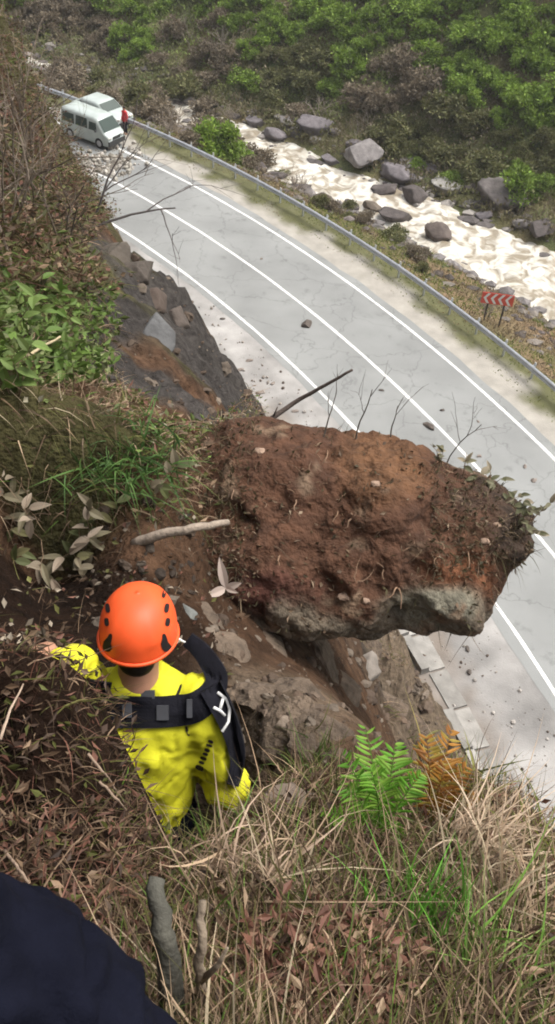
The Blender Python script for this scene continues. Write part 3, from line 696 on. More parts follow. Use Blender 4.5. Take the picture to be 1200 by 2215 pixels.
for bx_, by_, w_, h_ in ((318, 1503, 15, 9), (352, 1541, 13, 16), (275, 1534, 10, 17), (410, 1532, 6, 20)):
    q_ = bag_front(bx_, by_); bb = MB(); rotb = np.stack([np.array(cx_), np.array(cy_), np.array(cz_)], 1); bb.box(q_ - F, (w_ * 2.7 / FOCAL, h_ * 2.7 / FOCAL, .005), rotb); bb.build('buckle', M['buckle'], st)
P = strap_path([(382, 1380), (405, 1392), (428, 1404)]); b = MB(); b.tube(P - F, .004, 6, (.8, .8, .6)); b.build('edge_piping', M['white'], res)
# small dark lettering on the back of the right sleeve (too blurred to read), and two folds of dark trim
for k, (u_, w_, h_) in enumerate(((0, 4, 9), (.18, 2.5, 6), (.33, 3, 7), (.48, 2.5, 6), (.62, 3, 6.5), (.78, 2.2, 7), (.92, 2.2, 6))):
    patch(JBVH, 432 + 26 * u_, 1660 - 62 * u_, w_ * 1.35, h_ * 1.1, -1.17, 'lettering', M['hole'], jk, F, .003, n=8)
patch(JBVH, 386, 1496, 3, 18, .45, 'zip', M['hole'], jk, F, .003, n=8); patch(JBVH, 405, 1580, 3.5, 12, -.3, 'zip', M['hole'], jk, F, .003, n=8)

# ---------------------------------------------------------------- the photographer's bent knee
knee = at(195, 2315, 0.95)
kn = empty('person', (knee[0] - .25, knee[1] - .35, hz(knee[0] - .2, knee[1] - .3))); tag(kn, 'dark navy trousered knee of a person crouching in the bottom left corner', 'person')
ko = np.array(kn.location)
b = MB(); shin_end = np.array([knee[0] - .02, knee[1] + .06, hz(knee[0] - .02, knee[1] + .06) + .03])
limb(b, [at(-420, 1960, .85) - ko, at(5, 2180, .92) - ko, knee - ko, (knee * .5 + shin_end * .5) + np.array([-.05, -.02, 0]) - ko, shin_end + np.array([-.07, -.05, 0]) - ko], [.15, .115, .10, .085, .075])
remesh(b, 'trousers', 0.010, M['trouser'], kn, 0.035, 8)
b = MB(); limb(b, [shin_end + np.array([-.07, -.08, 0]) - ko, shin_end + np.array([-.05, .12, -.02]) - ko], [.05, .045]); remesh(b, 'boot', 0.012, M['black'], kn)

#PART4
# ---------------------------------------------------------------- vegetation generators
def unit(v): return v / (np.linalg.norm(v, axis=-1, keepdims=True) + 1e-9)
def blades(b, roots, dirs, L, W, droop, cols, seg=4):
    n_ = len(roots); t = np.linspace(0, 1, seg + 1)
    dirs = unit(dirs); side = unit(np.cross(dirs, rng.normal(0, 1, (n_, 3))))
    curl = rng.normal(0, .25, (n_, 3)); V = np.zeros((n_, 2 * seg + 1, 3))
    for k in range(seg + 1):
        c = roots + dirs * (L * t[k])[:, None] + np.array([0, 0, -1.0]) * (droop * L * t[k] ** 2)[:, None] + curl * (L * t[k] ** 2)[:, None]
        w = (W * (1 - t[k] ** 1.5) * 0.5)[:, None]
        if k < seg: V[:, 2 * k] = c - side * w; V[:, 2 * k + 1] = c + side * w
        else: V[:, 2 * k] = c
    base = (np.arange(n_) * (2 * seg + 1))[:, None]
    q = np.concatenate([base + np.array([2 * k, 2 * k + 1, 2 * k + 3, 2 * k + 2])[None] for k in range(seg - 1)])
    tr = base + np.array([2 * seg - 2, 2 * seg - 1, 2 * seg])[None]
    c = np.repeat(cols, 2 * seg + 1, 0)
    b.add(V.reshape(-1, 3), [q, tr], c); return b
def leaves(b, pos, dirs, L, W, cols, fold=0.25):
    n_ = len(pos); dirs = unit(dirs); side = unit(np.cross(dirs, rng.normal(0, 1, (n_, 3)))); nr = np.cross(side, dirs)
    L = np.broadcast_to(L, (n_,))[:, None]; W = np.broadcast_to(W, (n_,))[:, None]
    V = np.stack([pos, pos + dirs * L * .5 + side * W * .5 + nr * L * fold * .4, pos + dirs * L, pos + dirs * L * .5 - side * W * .5 + nr * L * fold * .4], 1)
    base = (np.arange(n_) * 4)[:, None]
    b.add(V.reshape(-1, 3), [np.concatenate([base + np.array([[0, 1, 2]]), base + np.array([[0, 2, 3]])])], np.repeat(cols, 4, 0)); return b
def big_leaf(b, p, d, up_, L, W, col, bend=0.3):
    d = np.array(d, float) / np.linalg.norm(d); s_ = np.cross(d, up_); s_ /= np.linalg.norm(s_) + 1e-9; nn = np.cross(s_, d)
    V = []; ts = np.linspace(0, 1, 7)
    for t in ts:
        w = W * 0.5 * math.sin(math.pi * t ** 0.8) ** 0.8 if 0 < t < 1 else 0.0008
        c = p + d * L * t - nn * bend * L * t * t
        V += [c - s_ * w + nn * w * .35, c, c + s_ * w + nn * w * .35]
    return b.add(V, grid_faces(7, 3), np.array(col) * rng.uniform(.85, 1.15))
def palette(n_, cols, w, var=0.25):
    c = np.array(cols)[rng.choice(len(cols), n_, p=np.array(w) / np.sum(w))]; return np.clip(c * (1 + rng.normal(0, var, (n_, 1))), 0.005, 1)
STRAW, STRAW2, DEAD, OLIVE, GREEN, REDB, PALE = (.34, .245, .16), (.20, .135, .085), (.080, .050, .030), (.10, .098, .030), (.085, .15, .024), (.15, .070, .048), (.38, .31, .21)

# ---- scattered cover on the near slope, by zone
N_ = 250000
r_ = 0.35 + 29 * rng.random(N_) ** 1.75; th_ = np.where(r_ < 4.5, rng.uniform(-1.15, 1.15, N_), rng.uniform(-0.85, 0.62, N_))
sx, sy = r_ * np.sin(th_), r_ * np.cos(th_) - 0.15
sz = hill_z(sx, sy); sd_ = road_d(sx, sy)
nx = -(hill_z(sx + .05, sy) - sz) / .05; ny = -(hill_z(sx, sy + .05) - sz) / .05; nrm = unit(np.stack([nx, ny, np.ones(N_)], 1))
px, py, pt = project(np.stack([sx, sy, sz], 1))
pz = fbm2(sx, sy, 1.1, 3, 77.0); pz2 = fbm2(sx, sy, 2.7, 3, 13.0)
steep = nrm[:, 2]
fore = (py > 1690) & (pt < 3.2) & (pt > .2) & (px > 260) & (r_ < 3.6); bank = (px <= 300) & (py > 1400) & (pt < 2.9)
midl = (py <= 1130) & (py > 640) & (pt > 4.0); midg = midl & (px < 250 - (py - 640) * .2) & (py < 840); upl = (py <= 640) & (pt > 6)
rocky = ((np.hypot((px - 400) / 165, (py - 720) / 200) < 1) & (pt > 6)) | ((np.hypot((px - 300) / 130, (py - 560) / 100) < 1) & (pt > 8))
facez = (sd_ < 10.2)
hole_ = (np.hypot(px - 380, (py - 1700) / 2.2) < 110) & (pt > 2.45)
okk = (sd_ > 4.2) & ~hole_ & (pt > .2)
def cover(name, sel, keep, L, W, droop, cols, w, lean=0.5, seg=4, upw=0.5, label=None):
    i = np.where(sel & okk & (rng.random(N_) < keep))[0]
    if len(i) == 0: return
    m = len(i); d = nrm[i] * (1 - upw) + np.array([0, 0, upw]) + rng.normal(0, lean, (m, 3)); d[:, 2] = np.abs(d[:, 2]) * .8 + .15
    b = MB(); blades(b, np.stack([sx, sy, sz], 1)[i] - nrm[i] * .01, d, L * rng.uniform(.5, 1.4, m), W * rng.uniform(.6, 1.3, m), np.full(m, droop) * rng.uniform(.3, 1.6, m), palette(m, cols, w), seg)
    o = b.build(name, M['blade']); tag(o, label, None, None, 'stuff'); return o
near_p = (np.hypot((px - 360) / 200, (py - 1830) / 150) < 1)
cover('dry_grass', fore & ~near_p, .62, .19, .0044, 1.0, [STRAW, STRAW2, DEAD, OLIVE], [2, 3.5, 5, 1.5], 1.5, 5, .25)
cover('dry_grass', fore & ~near_p & (pz2 > .15), .30, .27, .0050, 1.1, [STRAW, STRAW2, PALE], [3, 2, 1.5], 1.1, 5)
litter_dark = None
cover('dry_grass', fore & near_p, .45, .065, .0042, 1.0, [STRAW2, DEAD, REDB], [3, 4, 1], 1.3, 4, .3)
cover('dry_grass', fore & (pz > 0.0), .20, .14, .0045, .3, [OLIVE, GREEN], [2, 1], .5)
cover('dry_grass', bank, .60, .13, .0040, .9, [STRAW2, DEAD, REDB, OLIVE], [2, 4, 1.5, 1.5], .9)
cover('dry_grass', (pt < 3.4) & (py > 1560) & (px > 480) & ~fore, .12, .14, .004, .6, [STRAW2, DEAD, OLIVE], [2, 2, 1], .7)
cover('dry_grass', midl & ~rocky & ~facez, .75, .24, .0080, .9, [STRAW2, STRAW, PALE, OLIVE, GREEN, DEAD], [3.5, 2.6, .8, 2.4, .6, 3], 1.1)
cover('dry_grass', upl & ~rocky & ~facez, .90, .42, .014, .8, [STRAW2, OLIVE, DEAD, REDB, GREEN], [2.2, 3.5, 3, 1.2, .6], .9, 3)
cover('dry_grass', facez & (pt > 5) & (pz > .25) & (steep > .3), .35, .30, .014, .9, [STRAW2, OLIVE, DEAD], [2, 2, 1], .7, 3)
cover('dry_grass', ~fore & ~bank & ~midl & ~upl & ~facez & (pt < 6) & (px < 420), .08, .14, .006, .8, [STRAW2, DEAD, OLIVE], [1, 4, 1], .8)
# leaf litter and low leafy cover
def litter(name, sel, keep, L, W, cols, w, lift=.02, up_=.35):
    i = np.where(sel & okk & (rng.random(N_) < keep))[0]; m = len(i)
    if not m: return
    d = rng.normal(0, 1, (m, 3)) - nrm[i] * .3; d[:, 2] = d[:, 2] * up_ + .2
    b = MB(); leaves(b, np.stack([sx, sy, sz], 1)[i] + nrm[i] * rng.uniform(.0, lift, m)[:, None], d, L * rng.uniform(.5, 1.4, m), W * rng.uniform(.6, 1.3, m), palette(m, cols, w))
    o = b.build(name, M['leaf']); tag(o, None, None, None, 'stuff'); return o
litter('dead_leaves', fore & (np.hypot((px - 690) / 200, (py - 2130) / 130) < 1), .5, .036, .015, [REDB, (.26, .15, .10), (.15, .07, .05), STRAW], [3, 2, 2, 1], .07)
litter('dead_leaves', (fore | bank), .30, .035, .013, [REDB, DEAD, STRAW2, (.05, .03, .02), (.07, .075, .02)], [1, 2, 1, 2, 1.2], .05)
litter('dead_leaves', bank & (py > 1760), .40, .04, .006, [(.16, .085, .06), REDB, DEAD, STRAW2], [1, 1, 2, 1], .06)
litter('low_leaves', midg, .65, .085, .045, [(.08, .13, .025), (.11, .16, .04), (.07, .09, .022), (.16, .18, .08)], [3, 2, 2, 1], .22)
litter('low_leaves', midl & ~midg & ~rocky & (pz2 > -.1), .40, .06, .03, [OLIVE, (.11, .15, .04), STRAW2, REDB, (.30, .27, .19)], [2, 2, 2, 1, .6], .12)
litter('low_leaves', upl & ~rocky, .85, .095, .045, [(.075, .07, .026), (.10, .10, .035), DEAD, STRAW2, (.08, .11, .025), REDB], [3, 2, 4, 2.5, .8, 1.5], .38)
litter('dead_leaves', (pt > 3) & (pt < 6.5) & (py > 1000) & (px < 520), .10, .045, .022, [(.30, .25, .19), DEAD, REDB, OLIVE], [1.2, 3, 1, 1], .04)

# ---- single plants
def tuft(name, px_, py_, n_, L, W, cols, w, droop, label, cat='grass tuft', spread=.05, lean=.45, bias=(0, 0, 1)):
    h_ = hit(px_, py_, 'hill'); p = h_[0]; e = empty(name, tuple(p)); tag(e, label, cat)
    b = MB(); rt_ = rng.normal(0, spread, (n_, 3)); rt_[:, 2] = -0.02
    d = np.array(bias) + rng.normal(0, lean, (n_, 3)); d[:, 2] = np.abs(d[:, 2]) + .1
    blades(b, rt_, d, L * rng.uniform(.5, 1.25, n_), W * rng.uniform(.7, 1.3, n_), droop * rng.uniform(.5, 1.5, n_), palette(n_, cols, w, .18), 5); b.build('blade_cluster', M['blade'], e); return e
tuft('dry_grass_tuft', 1010, 1850, 260, .34, .0058, [(.52, .40, .29), STRAW, PALE], [3, 2, 2], .75, 'straw coloured dry grass tuft hanging over the cliff edge right of the fern', bias=(.5, .35, .5), lean=.35)
tuft('dry_grass_tuft', 560, 1960, 170, .32, .0055, [STRAW, PALE, (.45, .33, .24)], [3, 1, 2], .8, 'dry grass tuft spreading over the slope just below the rescuer', bias=(.1, .4, .5), lean=.6)
tuft('dry_grass_tuft', 455, 1935, 120, .22, .0055, [STRAW, (.45, .33, .24)], [2, 2], .8, 'dry grass tuft leaning right at the hem of the yellow jacket', bias=(.5, .3, .5), lean=.5)
tuft('dry_grass_tuft', 1080, 2020, 190, .34, .0055, [STRAW, PALE, OLIVE], [3, 2, 1.3], .8, 'pale dry grass tuft at the right edge below the hanging straw', bias=(.2, .3, .6), lean=.55)
tuft('green_grass_tuft', 905, 2040, 130, .20, .0052, [(.10, .27, .03), (.16, .34, .05), (.08, .18, .03)], [3, 2, 1], .25, 'bright green grass tuft amid dry grass at the lower right', bias=(0, .45, .8), lean=.15)
tuft('green_grass_tuft', 1040, 2120, 70, .26, .0048, [(.20, .30, .08), STRAW, (.13, .25, .04)], [2, 1, 2], .6, 'thin pale green grass tuft in the bottom right corner', bias=(.3, .25, .7), lean=.5)
tuft('green_grass_tuft', 690, 1650, 70, .20, .006, [(.10, .16, .04), OLIVE], [2, 1], .4, 'small dark green grass tuft on the ledge left of the fern', bias=(0, .2, .8), lean=.35)
tuft('green_grass_tuft', 265, 990, 260, .42, .011, [(.055, .11, .03), (.08, .15, .035), OLIVE], [3, 2, 1], .7, 'dark green grassy clump on the bank above the hollow', bias=(0, -.2, .7), lean=.6, spread=.16)
tuft('green_grass_tuft', 980, 1730, 120, .20, .006, [(.20, .20, .05), (.13, .15, .04), (.30, .25, .08)], [2, 2, 1], .4, 'mossy yellow green grass clump right of the orange fern', bias=(.2, .2, .8), lean=.5, spread=.07)
tuft('green_grass_tuft', 1175, 1860, 120, .20, .005, [(.22, .24, .04), (.15, .18, .03)], [2, 2], .4, 'yellow green moss and grass clump at the right picture edge', bias=(0, .2, .8), lean=.5, spread=.06)

def fern(px_, py_, fronds, label, cols):
    h_ = hit(px_, py_, 'hill'); p = h_[0]; e = empty('fern', tuple(p)); tag(e, label, 'fern')
    for (dx, dy, dz, L) in fronds:
        L *= .74; b = MB(); d = np.array((dx, dy, dz), float); d /= np.linalg.norm(d); m = 20; t = np.linspace(0, 1, m)
        C = d[None] * (L * t)[:, None] + np.array([d[0] * .25, d[1] * .25 - .05, -.35])[None] * (L * t ** 2.2)[:, None]
        b.tube(C, np.linspace(.0028, .0008, m), 4, np.array(cols[0]) * .7)
        tg = unit(np.gradient(C, axis=0)); s_ = unit(np.cross(tg, np.array([0.1, -.8, .6])))
        for k in range(3, m):
            w = L * .27 * math.sin(math.pi * min(1, .18 + .82 * (1 - t[k]))) ** .8 * (1.15 - t[k] * .7)
            for sg in (-1, 1):
                if rng.random() < .10: continue
                dd = s_[k] * sg + tg[k] * .45 + rng.normal(0, .17, 3); c_ = np.array(cols[rng.integers(len(cols))])
                big_leaf(b, C[k], dd, np.cross(tg[k], s_[k]) , w, L * .030, c_, .25)
        b.build('frond', M['leaf'], e)
    return e
fern(822, 1815, [(-.35, .25, .9, .34), (-.12, .3, .95, .40), (.05, .45, .85, .44), (-.55, .1, .75, .28), (.25, .35, .85, .36), (-.1, .7, .55, .40), (.1, -.1, .9, .30), (-.3, .55, .65, .34)], 'bright green fern growing on the cliff edge', [(.09, .23, .02), (.13, .28, .03), (.17, .30, .04)])
fern(925, 1790, [(.05, .25, .95, .42), (.25, .35, .85, .36), (-.05, .45, .85, .44), (.4, .2, .75, .28), (.15, .6, .7, .42)], 'withered orange brown fern beside the green one', [(.30, .14, .025), (.26, .19, .035), (.22, .09, .02)])

def sprig(name, px_, py_, n_, L, W, stem, cols, label, upd=(0, -.2, 1), cat='plant', src='hill', grp=None, spread=.9):
    h_ = hit(px_, py_, 'hill') if src == 'hill' else None
    p, nn = (h_[0], h_[1]) if h_ is not None else bhit(px_, py_)
    e = empty(name, tuple(p)); tag(e, label, cat, grp)
    b = MB(); tips = []
    for k in range(max(1, n_ // 4)):
        w = wander((0, 0, -.01), np.array(upd) + rng.normal(0, .35, 3), stem * rng.uniform(.7, 1.2), 6, .25, .2); b.tube(w, np.linspace(.004, .0015, len(w)) * max(1, stem * 2.2), 4, (.16, .11, .07)); tips.append(w)
    b.build('stem', M['bark'], e)
    for k in range(n_):
        w = tips[k % len(tips)]; q = w[rng.integers(2, len(w))]; lf = MB()
        big_leaf(lf, q, rng.normal(0, spread, 3) + np.array([0, -.15, .35]), np.array([0, -.4, 1.0]), L * rng.uniform(.7, 1.2), W * rng.uniform(.8, 1.2), cols[rng.integers(len(cols))]); lf.build('leaf', M['leaf'], e)
    return e
PL = [(.30, .24, .18), (.22, .18, .13), (.15, .13, .08)]; OG = [(.08, .09, .035), (.12, .11, .05), (.18, .15, .10)]
# dry sprig with three pale leaves on the soil beside the helmet
h_ = bhit(485, 1300) or hit(485, 1300); sp_ = empty('leaf_sprig', tuple(h_[0])); tag(sp_, 'sprig with three pale dry leaves to the right of the orange helmet', 'plant')
cc = at(488, 1272, (h_[0] - CAM) @ np.array(fwd) - .22) - h_[0]
b = MB(); b.tube(np.array([(0, 0, 0), cc * .5 + np.array([.01, 0, .01]), cc]), [.005, .004, .003], 5, (.15, .11, .08)); b.build('stem', M['bark'], sp_)
for tx, ty, W in ((474, 1208, .055), (448, 1290, .055), (520, 1262, .045), (512, 1282, .03)):
    q = at(tx, ty, (h_[0] - CAM) @ np.array(fwd) - .28) - h_[0]; lf = MB(); big_leaf(lf, cc, q - cc, vdir, np.linalg.norm(q - cc), W, (.52, .42, .36), .12); lf.build('leaf', M['leaf'], sp_)
# debris and dead growth over the boulder's soil and its join with the bank
rt0, nn0 = [], []
for k in range(2600):
    if k % 3 == 0: a_, b_ = rng.uniform(380, 560), rng.uniform(915, 1320)
    elif k % 3 == 1: a_, b_ = rng.uniform(930, 1185), rng.uniform(990, 1240)
    else: a_, b_ = rng.uniform(420, 1180), rng.uniform(910, 1370)
    r1 = bhit(a_, b_); r2 = hit(a_, b_, 'hill')
    if r1 is None or (r2 is not None and r2[2] < np.linalg.norm(r1[0] - CAM)): continue
    rt0.append(r1[0]); nn0.append(r1[1])
rt0 = np.array(rt0); nn0 = np.array(nn0); m = len(rt0); px_, py_, _ = project(rt0)
b = MB(); leaves(b, rt0, nn0 * .5 + rng.normal(0, .7, (m, 3)), .045 * rng.uniform(.3, 1.3, m), .022 * rng.uniform(.4, 1.2, m), palette(m, [(.10, .065, .04), (.16, .11, .07), (.06, .05, .025), (.25, .19, .13)], [3, 2, 3, .8]))
i = np.where((px_ > 900) | (px_ < 520) | (py_ < 985))[0]; i = i[rng.random(len(i)) < .7]; m = len(i)
blades(b, rt0[i], nn0[i] + rng.normal(0, .6, (m, 3)) + np.array([0, 0, .3]), .13 * rng.uniform(.4, 1.4, m), np.full(m, .005), np.full(m, .7), palette(m, [(.12, .085, .05), (.20, .15, .095), (.07, .065, .03)], [2, 1, 2]), 3)
tag(b.build('soil_debris', M['leaf']), kind='stuff')
LS = [(88, 1165, 'pale'), (35, 1090, 'pale'), (150, 1190, 'og'), (110, 1110, 'pale'), (170, 1235, 'og'), (100, 1245, 'pale'), (230, 1120, 'og'), (300, 1060, 'og'), (50, 1180, 'og'), (190, 1160, 'pale')]
WH = ['on the left rim of the dark hollow', 'at the left edge above the dark hollow', 'in the middle of the dark hollow', 'below the overhanging grass of the bank', 'low in the hollow above the helmet', 'at the bottom of the hollow left of the helmet', 'left of the pale broken branch', 'on the bank above the pale broken branch', 'by the left picture edge beside the hollow', 'between the hollow and the pale broken branch']
for (a_, b_, c_), w_ in zip(LS, WH):
    sprig('leafy_sprig', a_, b_, 8, .12 if c_ == 'pale' else .10, .045, .30, PL if c_ == 'pale' else OG, ('pale dry' if c_ == 'pale' else 'olive green') + ' leafy sprig ' + w_, (.1, -.3, .8), grp='leafy sprigs around the hollow')
GW = [(50, 690), (100, 675), (25, 740), (130, 750), (90, 800), (150, 830), (40, 860)]
GWL = ['nearest the top of the green patch at left', 'beside the grass stalk on the left bank', 'at the left picture edge in the green patch', 'at the right end of the green patch on the bank', 'below the long grass stalk', 'on the dry bank below the rock outcrop', 'low on the bank at the left picture edge']
for (a_, b_), w_ in zip(GW, GWL):
    sprig('leafy_plant', a_, b_, 22, .12, .055, .38, [(.09, .15, .03), (.13, .19, .05), (.07, .10, .024)], 'bright green leafy plant ' + w_, (0, -.1, 1), grp='green plants on the left bank')
# plants clinging to the boulder's right edge
BW = [(1140, 1095), (1120, 1120), (1090, 1085), (1150, 1125), (1060, 1055), (1000, 1035), (950, 1010), (1125, 1160)]
for k, (a_, b_) in enumerate(BW):
    if bhit(a_, b_) is None: continue
    sprig('boulder_plant', a_, b_, 9, .075, .035, .16, [(.16, .15, .09), (.10, .10, .05), (.26, .22, .15)], 'small grey green leafy plant on the boulder edge, ' + ('at its very tip', 'just left of the tip plant', 'third from the tip along the top', 'lowest of the two at the tip', 'fourth from the tip along the top', 'halfway from tip to the rusty soil', 'nearest the rusty soil', 'below the tip above the painted line')[k], (.5, .3, .8), src='b', grp='plants on the edge of the boulder')

# branches and twigs
def twig_tree(b, p, d, L, r, depth, col, spread=.6, k=6):
    w = wander(p, d, L, k, .16, .0); b.tube(w, np.linspace(r, r * .45, len(w)), 5 if r > .006 else 4, col)
    if depth > 0:
        for q in range(rng.integers(2, 4)):
            i = rng.integers(k // 2, k + 1); dd = unit(w[-1] - w[0]) + rng.normal(0, spread, 3); twig_tree(b, w[i], dd, L * rng.uniform(.45, .75), r * .5, depth - 1, col, spread, max(3, k - 1))
def stick(name, ends, r0, r1, col, label, cat='branch', forks=()):
    P = np.array(ends, float); e = empty(name, tuple(P[0])); tag(e, label, cat)
    t = np.linspace(0, len(P) - 1, 14); Q = np.stack([np.interp(t, np.arange(len(P)), P[:, k]) for k in range(3)], 1); Q[1:-1] += rng.normal(0, min(r0 * .25, .0022), (12, 3))
    b = MB(); b.tube(Q - P[0], np.linspace(r0, r1, 14), 8, col); b.build('branch', M['bark'], e, True)
    for f_ in forks:
        f_ = np.array(f_, float); b = MB(); b.tube(f_ - P[0], np.linspace(r1 * 1.1, r1 * .4, len(f_)), 6, col); b.build('side_branch', M['bark'], e, True)
    return e
hb = hit(575, 925)
tb = (hb[0] - CAM) @ np.array(fwd); tb = min(tb, 9.5)
stick('dead_branch', [at(570, 918, tb), at(640, 868, tb), at(700, 835, tb - .2), at(762, 800, tb - .4)], .030, .014, (.085, .065, .055), 'dark dead branch pointing up to the right in front of the road', forks=([at(590, 905, tb), at(600, 880, tb - .1)],))
t0 = (hit(310, 1170)[0] - CAM) @ np.array(fwd)
stick('broken_branch', [at(290, 1178, t0), at(350, 1155, t0 - .08), at(430, 1140, t0 - .1), at(492, 1130, t0 + .1)], .030, .018, (.26, .21, .165), 'pale broken branch lying between the bank and the boulder')
t0 = (hit(432, 2180)[0] - CAM) @ np.array(fwd)
stick('sapling_stem', [at(432, 2215, t0), at(436, 2120, t0 - .12), at(430, 2040, t0 - .15), at(438, 1950, t0 - .15)], .010, .006, (.21, .165, .12), 'thin forked brown stem rising from the slope beside the navy knee', 'stem', forks=([at(436, 2120, t0 - .12), at(470, 2090, t0 - .16), at(492, 2050, t0 - .18)],))
t0 = (hit(375, 2180)[0] - CAM) @ np.array(fwd)
stick('mossy_stump', [at(372, 2230, t0 + .02), at(368, 2120, t0 - .10), at(352, 2010, t0 - .13), at(340, 1900, t0 - .10)], .024, .013, (.075, .072, .058), 'thick grey mossy stem between the navy knee and the yellow jacket', 'stem')
t0 = (hit(10, 1690)[0] - CAM) @ np.array(fwd)
stick('grass_stalk', [at(0, 1600, t0 - .1), at(20, 1540, t0 - .05), at(50, 1480, t0 + .1)], .004, .002, (.36, .27, .2), 'single pale stalk on the bank at the left picture edge', 'stalk')
t0 = (hit(20, 800)[0] - CAM) @ np.array(fwd)
stick('grass_stalk', [at(-10, 800, t0 - .1), at(60, 768, t0 - .1), at(130, 728, t0 + .1)], .012, .006, (.40, .33, .2), 'long pale stalk crossing the green patch on the left bank', 'stalk')
for (a0_, b0_, a1_, b1_, w_) in ((190, 1630, 270, 1740, 'leaning across the bank left of the yellow jacket'), (215, 1690, 300, 1790, 'crossing the foot of the bank below the jacket'), (10, 1840, 90, 1960, 'on the slope above the navy knee'), (210, 1990, 290, 2090, 'just above the navy knee')):
    ta = (hit(a0_, b0_)[0] - CAM) @ np.array(fwd); tb_ = (hit(a1_, b1_)[0] - CAM) @ np.array(fwd)
    stick('dry_twig', [at(a0_, b0_, ta - .07), at((a0_ + a1_) / 2, (b0_ + b1_) / 2 - 6, (ta + tb_) / 2 - .12), at(a1_, b1_, tb_ - .01)], .0035, .0025, (.25, .18, .13), 'thin pale dry twig ' + w_, 'twig')
# bare saplings along the top of the boulder, against the road
for (a_, b_, L, w_) in ((770, 950, .42, 'left of the middle'), (700, 945, .30, 'near the left end'), (965, 1005, .40, 'near the right end'), (845, 945, .25, 'in the middle')):
    r = bhit(a_, b_)
    if r is None: continue
    e = empty('bare_sapling', tuple(r[0])); tag(e, 'thin bare sapling on the top edge of the boulder ' + w_, 'sapling'); b = MB()
    twig_tree(b, np.zeros(3), (rng.normal(0, .1), .25, 1), L, .006, 2, (.10, .085, .07), .35); b.build('branches', M['bark'], e)
# bare shrub in front of the far bend
def bare_shrub(px_, py_, L, r, label, dirs, depth=3, col=(.10, .085, .08), which='hill', spread=.5, group=None):
    h_ = hit(px_, py_, which)
    if h_ is None: return
    e = empty('bare_shrub', tuple(h_[0])); tag(e, label, 'shrub', group); b = MB()
    for d in dirs: twig_tree(b, (0, 0, -.03), d, L * rng.uniform(.85, 1.15), r, depth, col, spread)
    b.build('branches', M['bark'], e); return e
bare_shrub(195, 492, 1.7, .030, 'leafless dark shrub overhanging the road at the far bend', [(.5, .3, 1), (.8, .1, .6)], 3)
BS = [(20, 330), (60, 300), (30, 420), (70, 390), (15, 520), (70, 480), (45, 270), (120, 480), (30, 600), (140, 560), (10, 260)]
BSL = ['at the left edge level with the van', 'nearest the van', 'at the left edge below the van', 'right of the left edge below the van', 'at the left edge above the green patch', 'above the rock crest', 'topmost, left of the van', 'beside the dark overhanging shrub', 'lowest, just above the green plants', 'on the crest above the dark outcrop', 'in the corner farthest up the slope']
for k, (a_, b_) in enumerate(BS):
    bare_shrub(a_, b_, .8 + .4 * rng.random(), .016, 'brown leafless shrub on the upper left slope ' + BSL[k], [(rng.normal(0, .3), rng.normal(0, .3), 1) for _ in range(4)], 3, np.array([.17, .135, .105]) * rng.uniform(.7, 1.2), 'hill', .55, 'leafless shrubs on the upper left slope')
#PART5
# ---------------------------------------------------------------- shrubs and trees of the valley (few meshes, many copies)
def crown_mesh(name, n_, R, H, leaf, cols, w, clusters=26, seed=0):
    b = MB(); cl = []
    for k in range(clusters):
        a = rng.uniform(0, 2 * np.pi); q = rng.random() ** .5; z = rng.random()
        cl.append((R * q * math.cos(a) * math.sin(math.pi * (.2 + .75 * z)) ** .5, R * q * math.sin(a) * math.sin(math.pi * (.2 + .75 * z)) ** .5, H * (.12 + .88 * z), R * rng.uniform(.2, .4)))
    cl = np.array(cl); i = rng.integers(0, clusters, n_); u = unit(rng.normal(0, 1, (n_, 3))) * (rng.random((n_, 1)) ** .4)
    pos = cl[i, :3] + u * cl[i, 3:4] * np.array([1, 1, .8]); tone = rng.uniform(.7, 1.25, clusters)[i][:, None]
    leaves(b, pos, u + rng.normal(0, .6, (n_, 3)) + np.array([0, 0, .3]), leaf * rng.uniform(.6, 1.4, n_), leaf * .6 * rng.uniform(.6, 1.3, n_), palette(n_, cols, w, .15) * tone)
    return mesh_data(name, np.concatenate(b.v), b.f, M['leaf'], np.concatenate(b.c)), cl
def trunk_mesh(name, cl, R, H, col):
    b = MB(); b.tube(np.array([(0, 0, -.15), (R * .03, 0, H * .3), (0, R * .04, H * .6)]), [R * .07, R * .05, R * .025], 6, col)
    for c in cl[::3]: b.tube(np.array([(0, 0, H * .15 + .3 * c[2] * .6), c[:3] * np.array([.5, .5, .75]), c[:3]]), [R * .03, R * .02, R * .008], 4, col)
    return mesh_data(name, np.concatenate(b.v), b.f, M['bark'], np.concatenate(b.c))
def bare_mesh(name, R, H, col, nst=7):
    b = MB()
    for k in range(nst): twig_tree(b, (rng.normal(0, .1), rng.normal(0, .1), -.1), (rng.normal(0, .45), rng.normal(0, .45), 1), H * rng.uniform(.6, .9), .035, 3, np.array(col) * rng.uniform(.8, 1.2), .6, 5)
    return mesh_data(name, np.concatenate(b.v), b.f, M['bark'], np.concatenate(b.c))
KINDS = {}
for kn_, cols, w in (('green', [(.16, .25, .035), (.22, .31, .05), (.11, .17, .028)], [3, 2, 1]), ('olive', [(.14, .15, .06), (.18, .17, .075), (.11, .11, .045)], [3, 2, 1]), ('brown', [(.18, .145, .10), (.23, .19, .135), (.13, .105, .07)], [3, 2, 1]), ('bluish', [(.10, .15, .085), (.13, .18, .10)], [1, 1])):
    KINDS[kn_] = []
    for q in range(3):
        cm, cl = crown_mesh('crown', 1900, 1.0, 1.35, .17, cols, w); tm = trunk_mesh('trunk', cl, 1.0, 1.35, (.10, .08, .06)); KINDS[kn_].append((cm, tm))
BARE = [bare_mesh('branches', 1.0, 1.3, (.26, .22, .18)) for _ in range(3)]
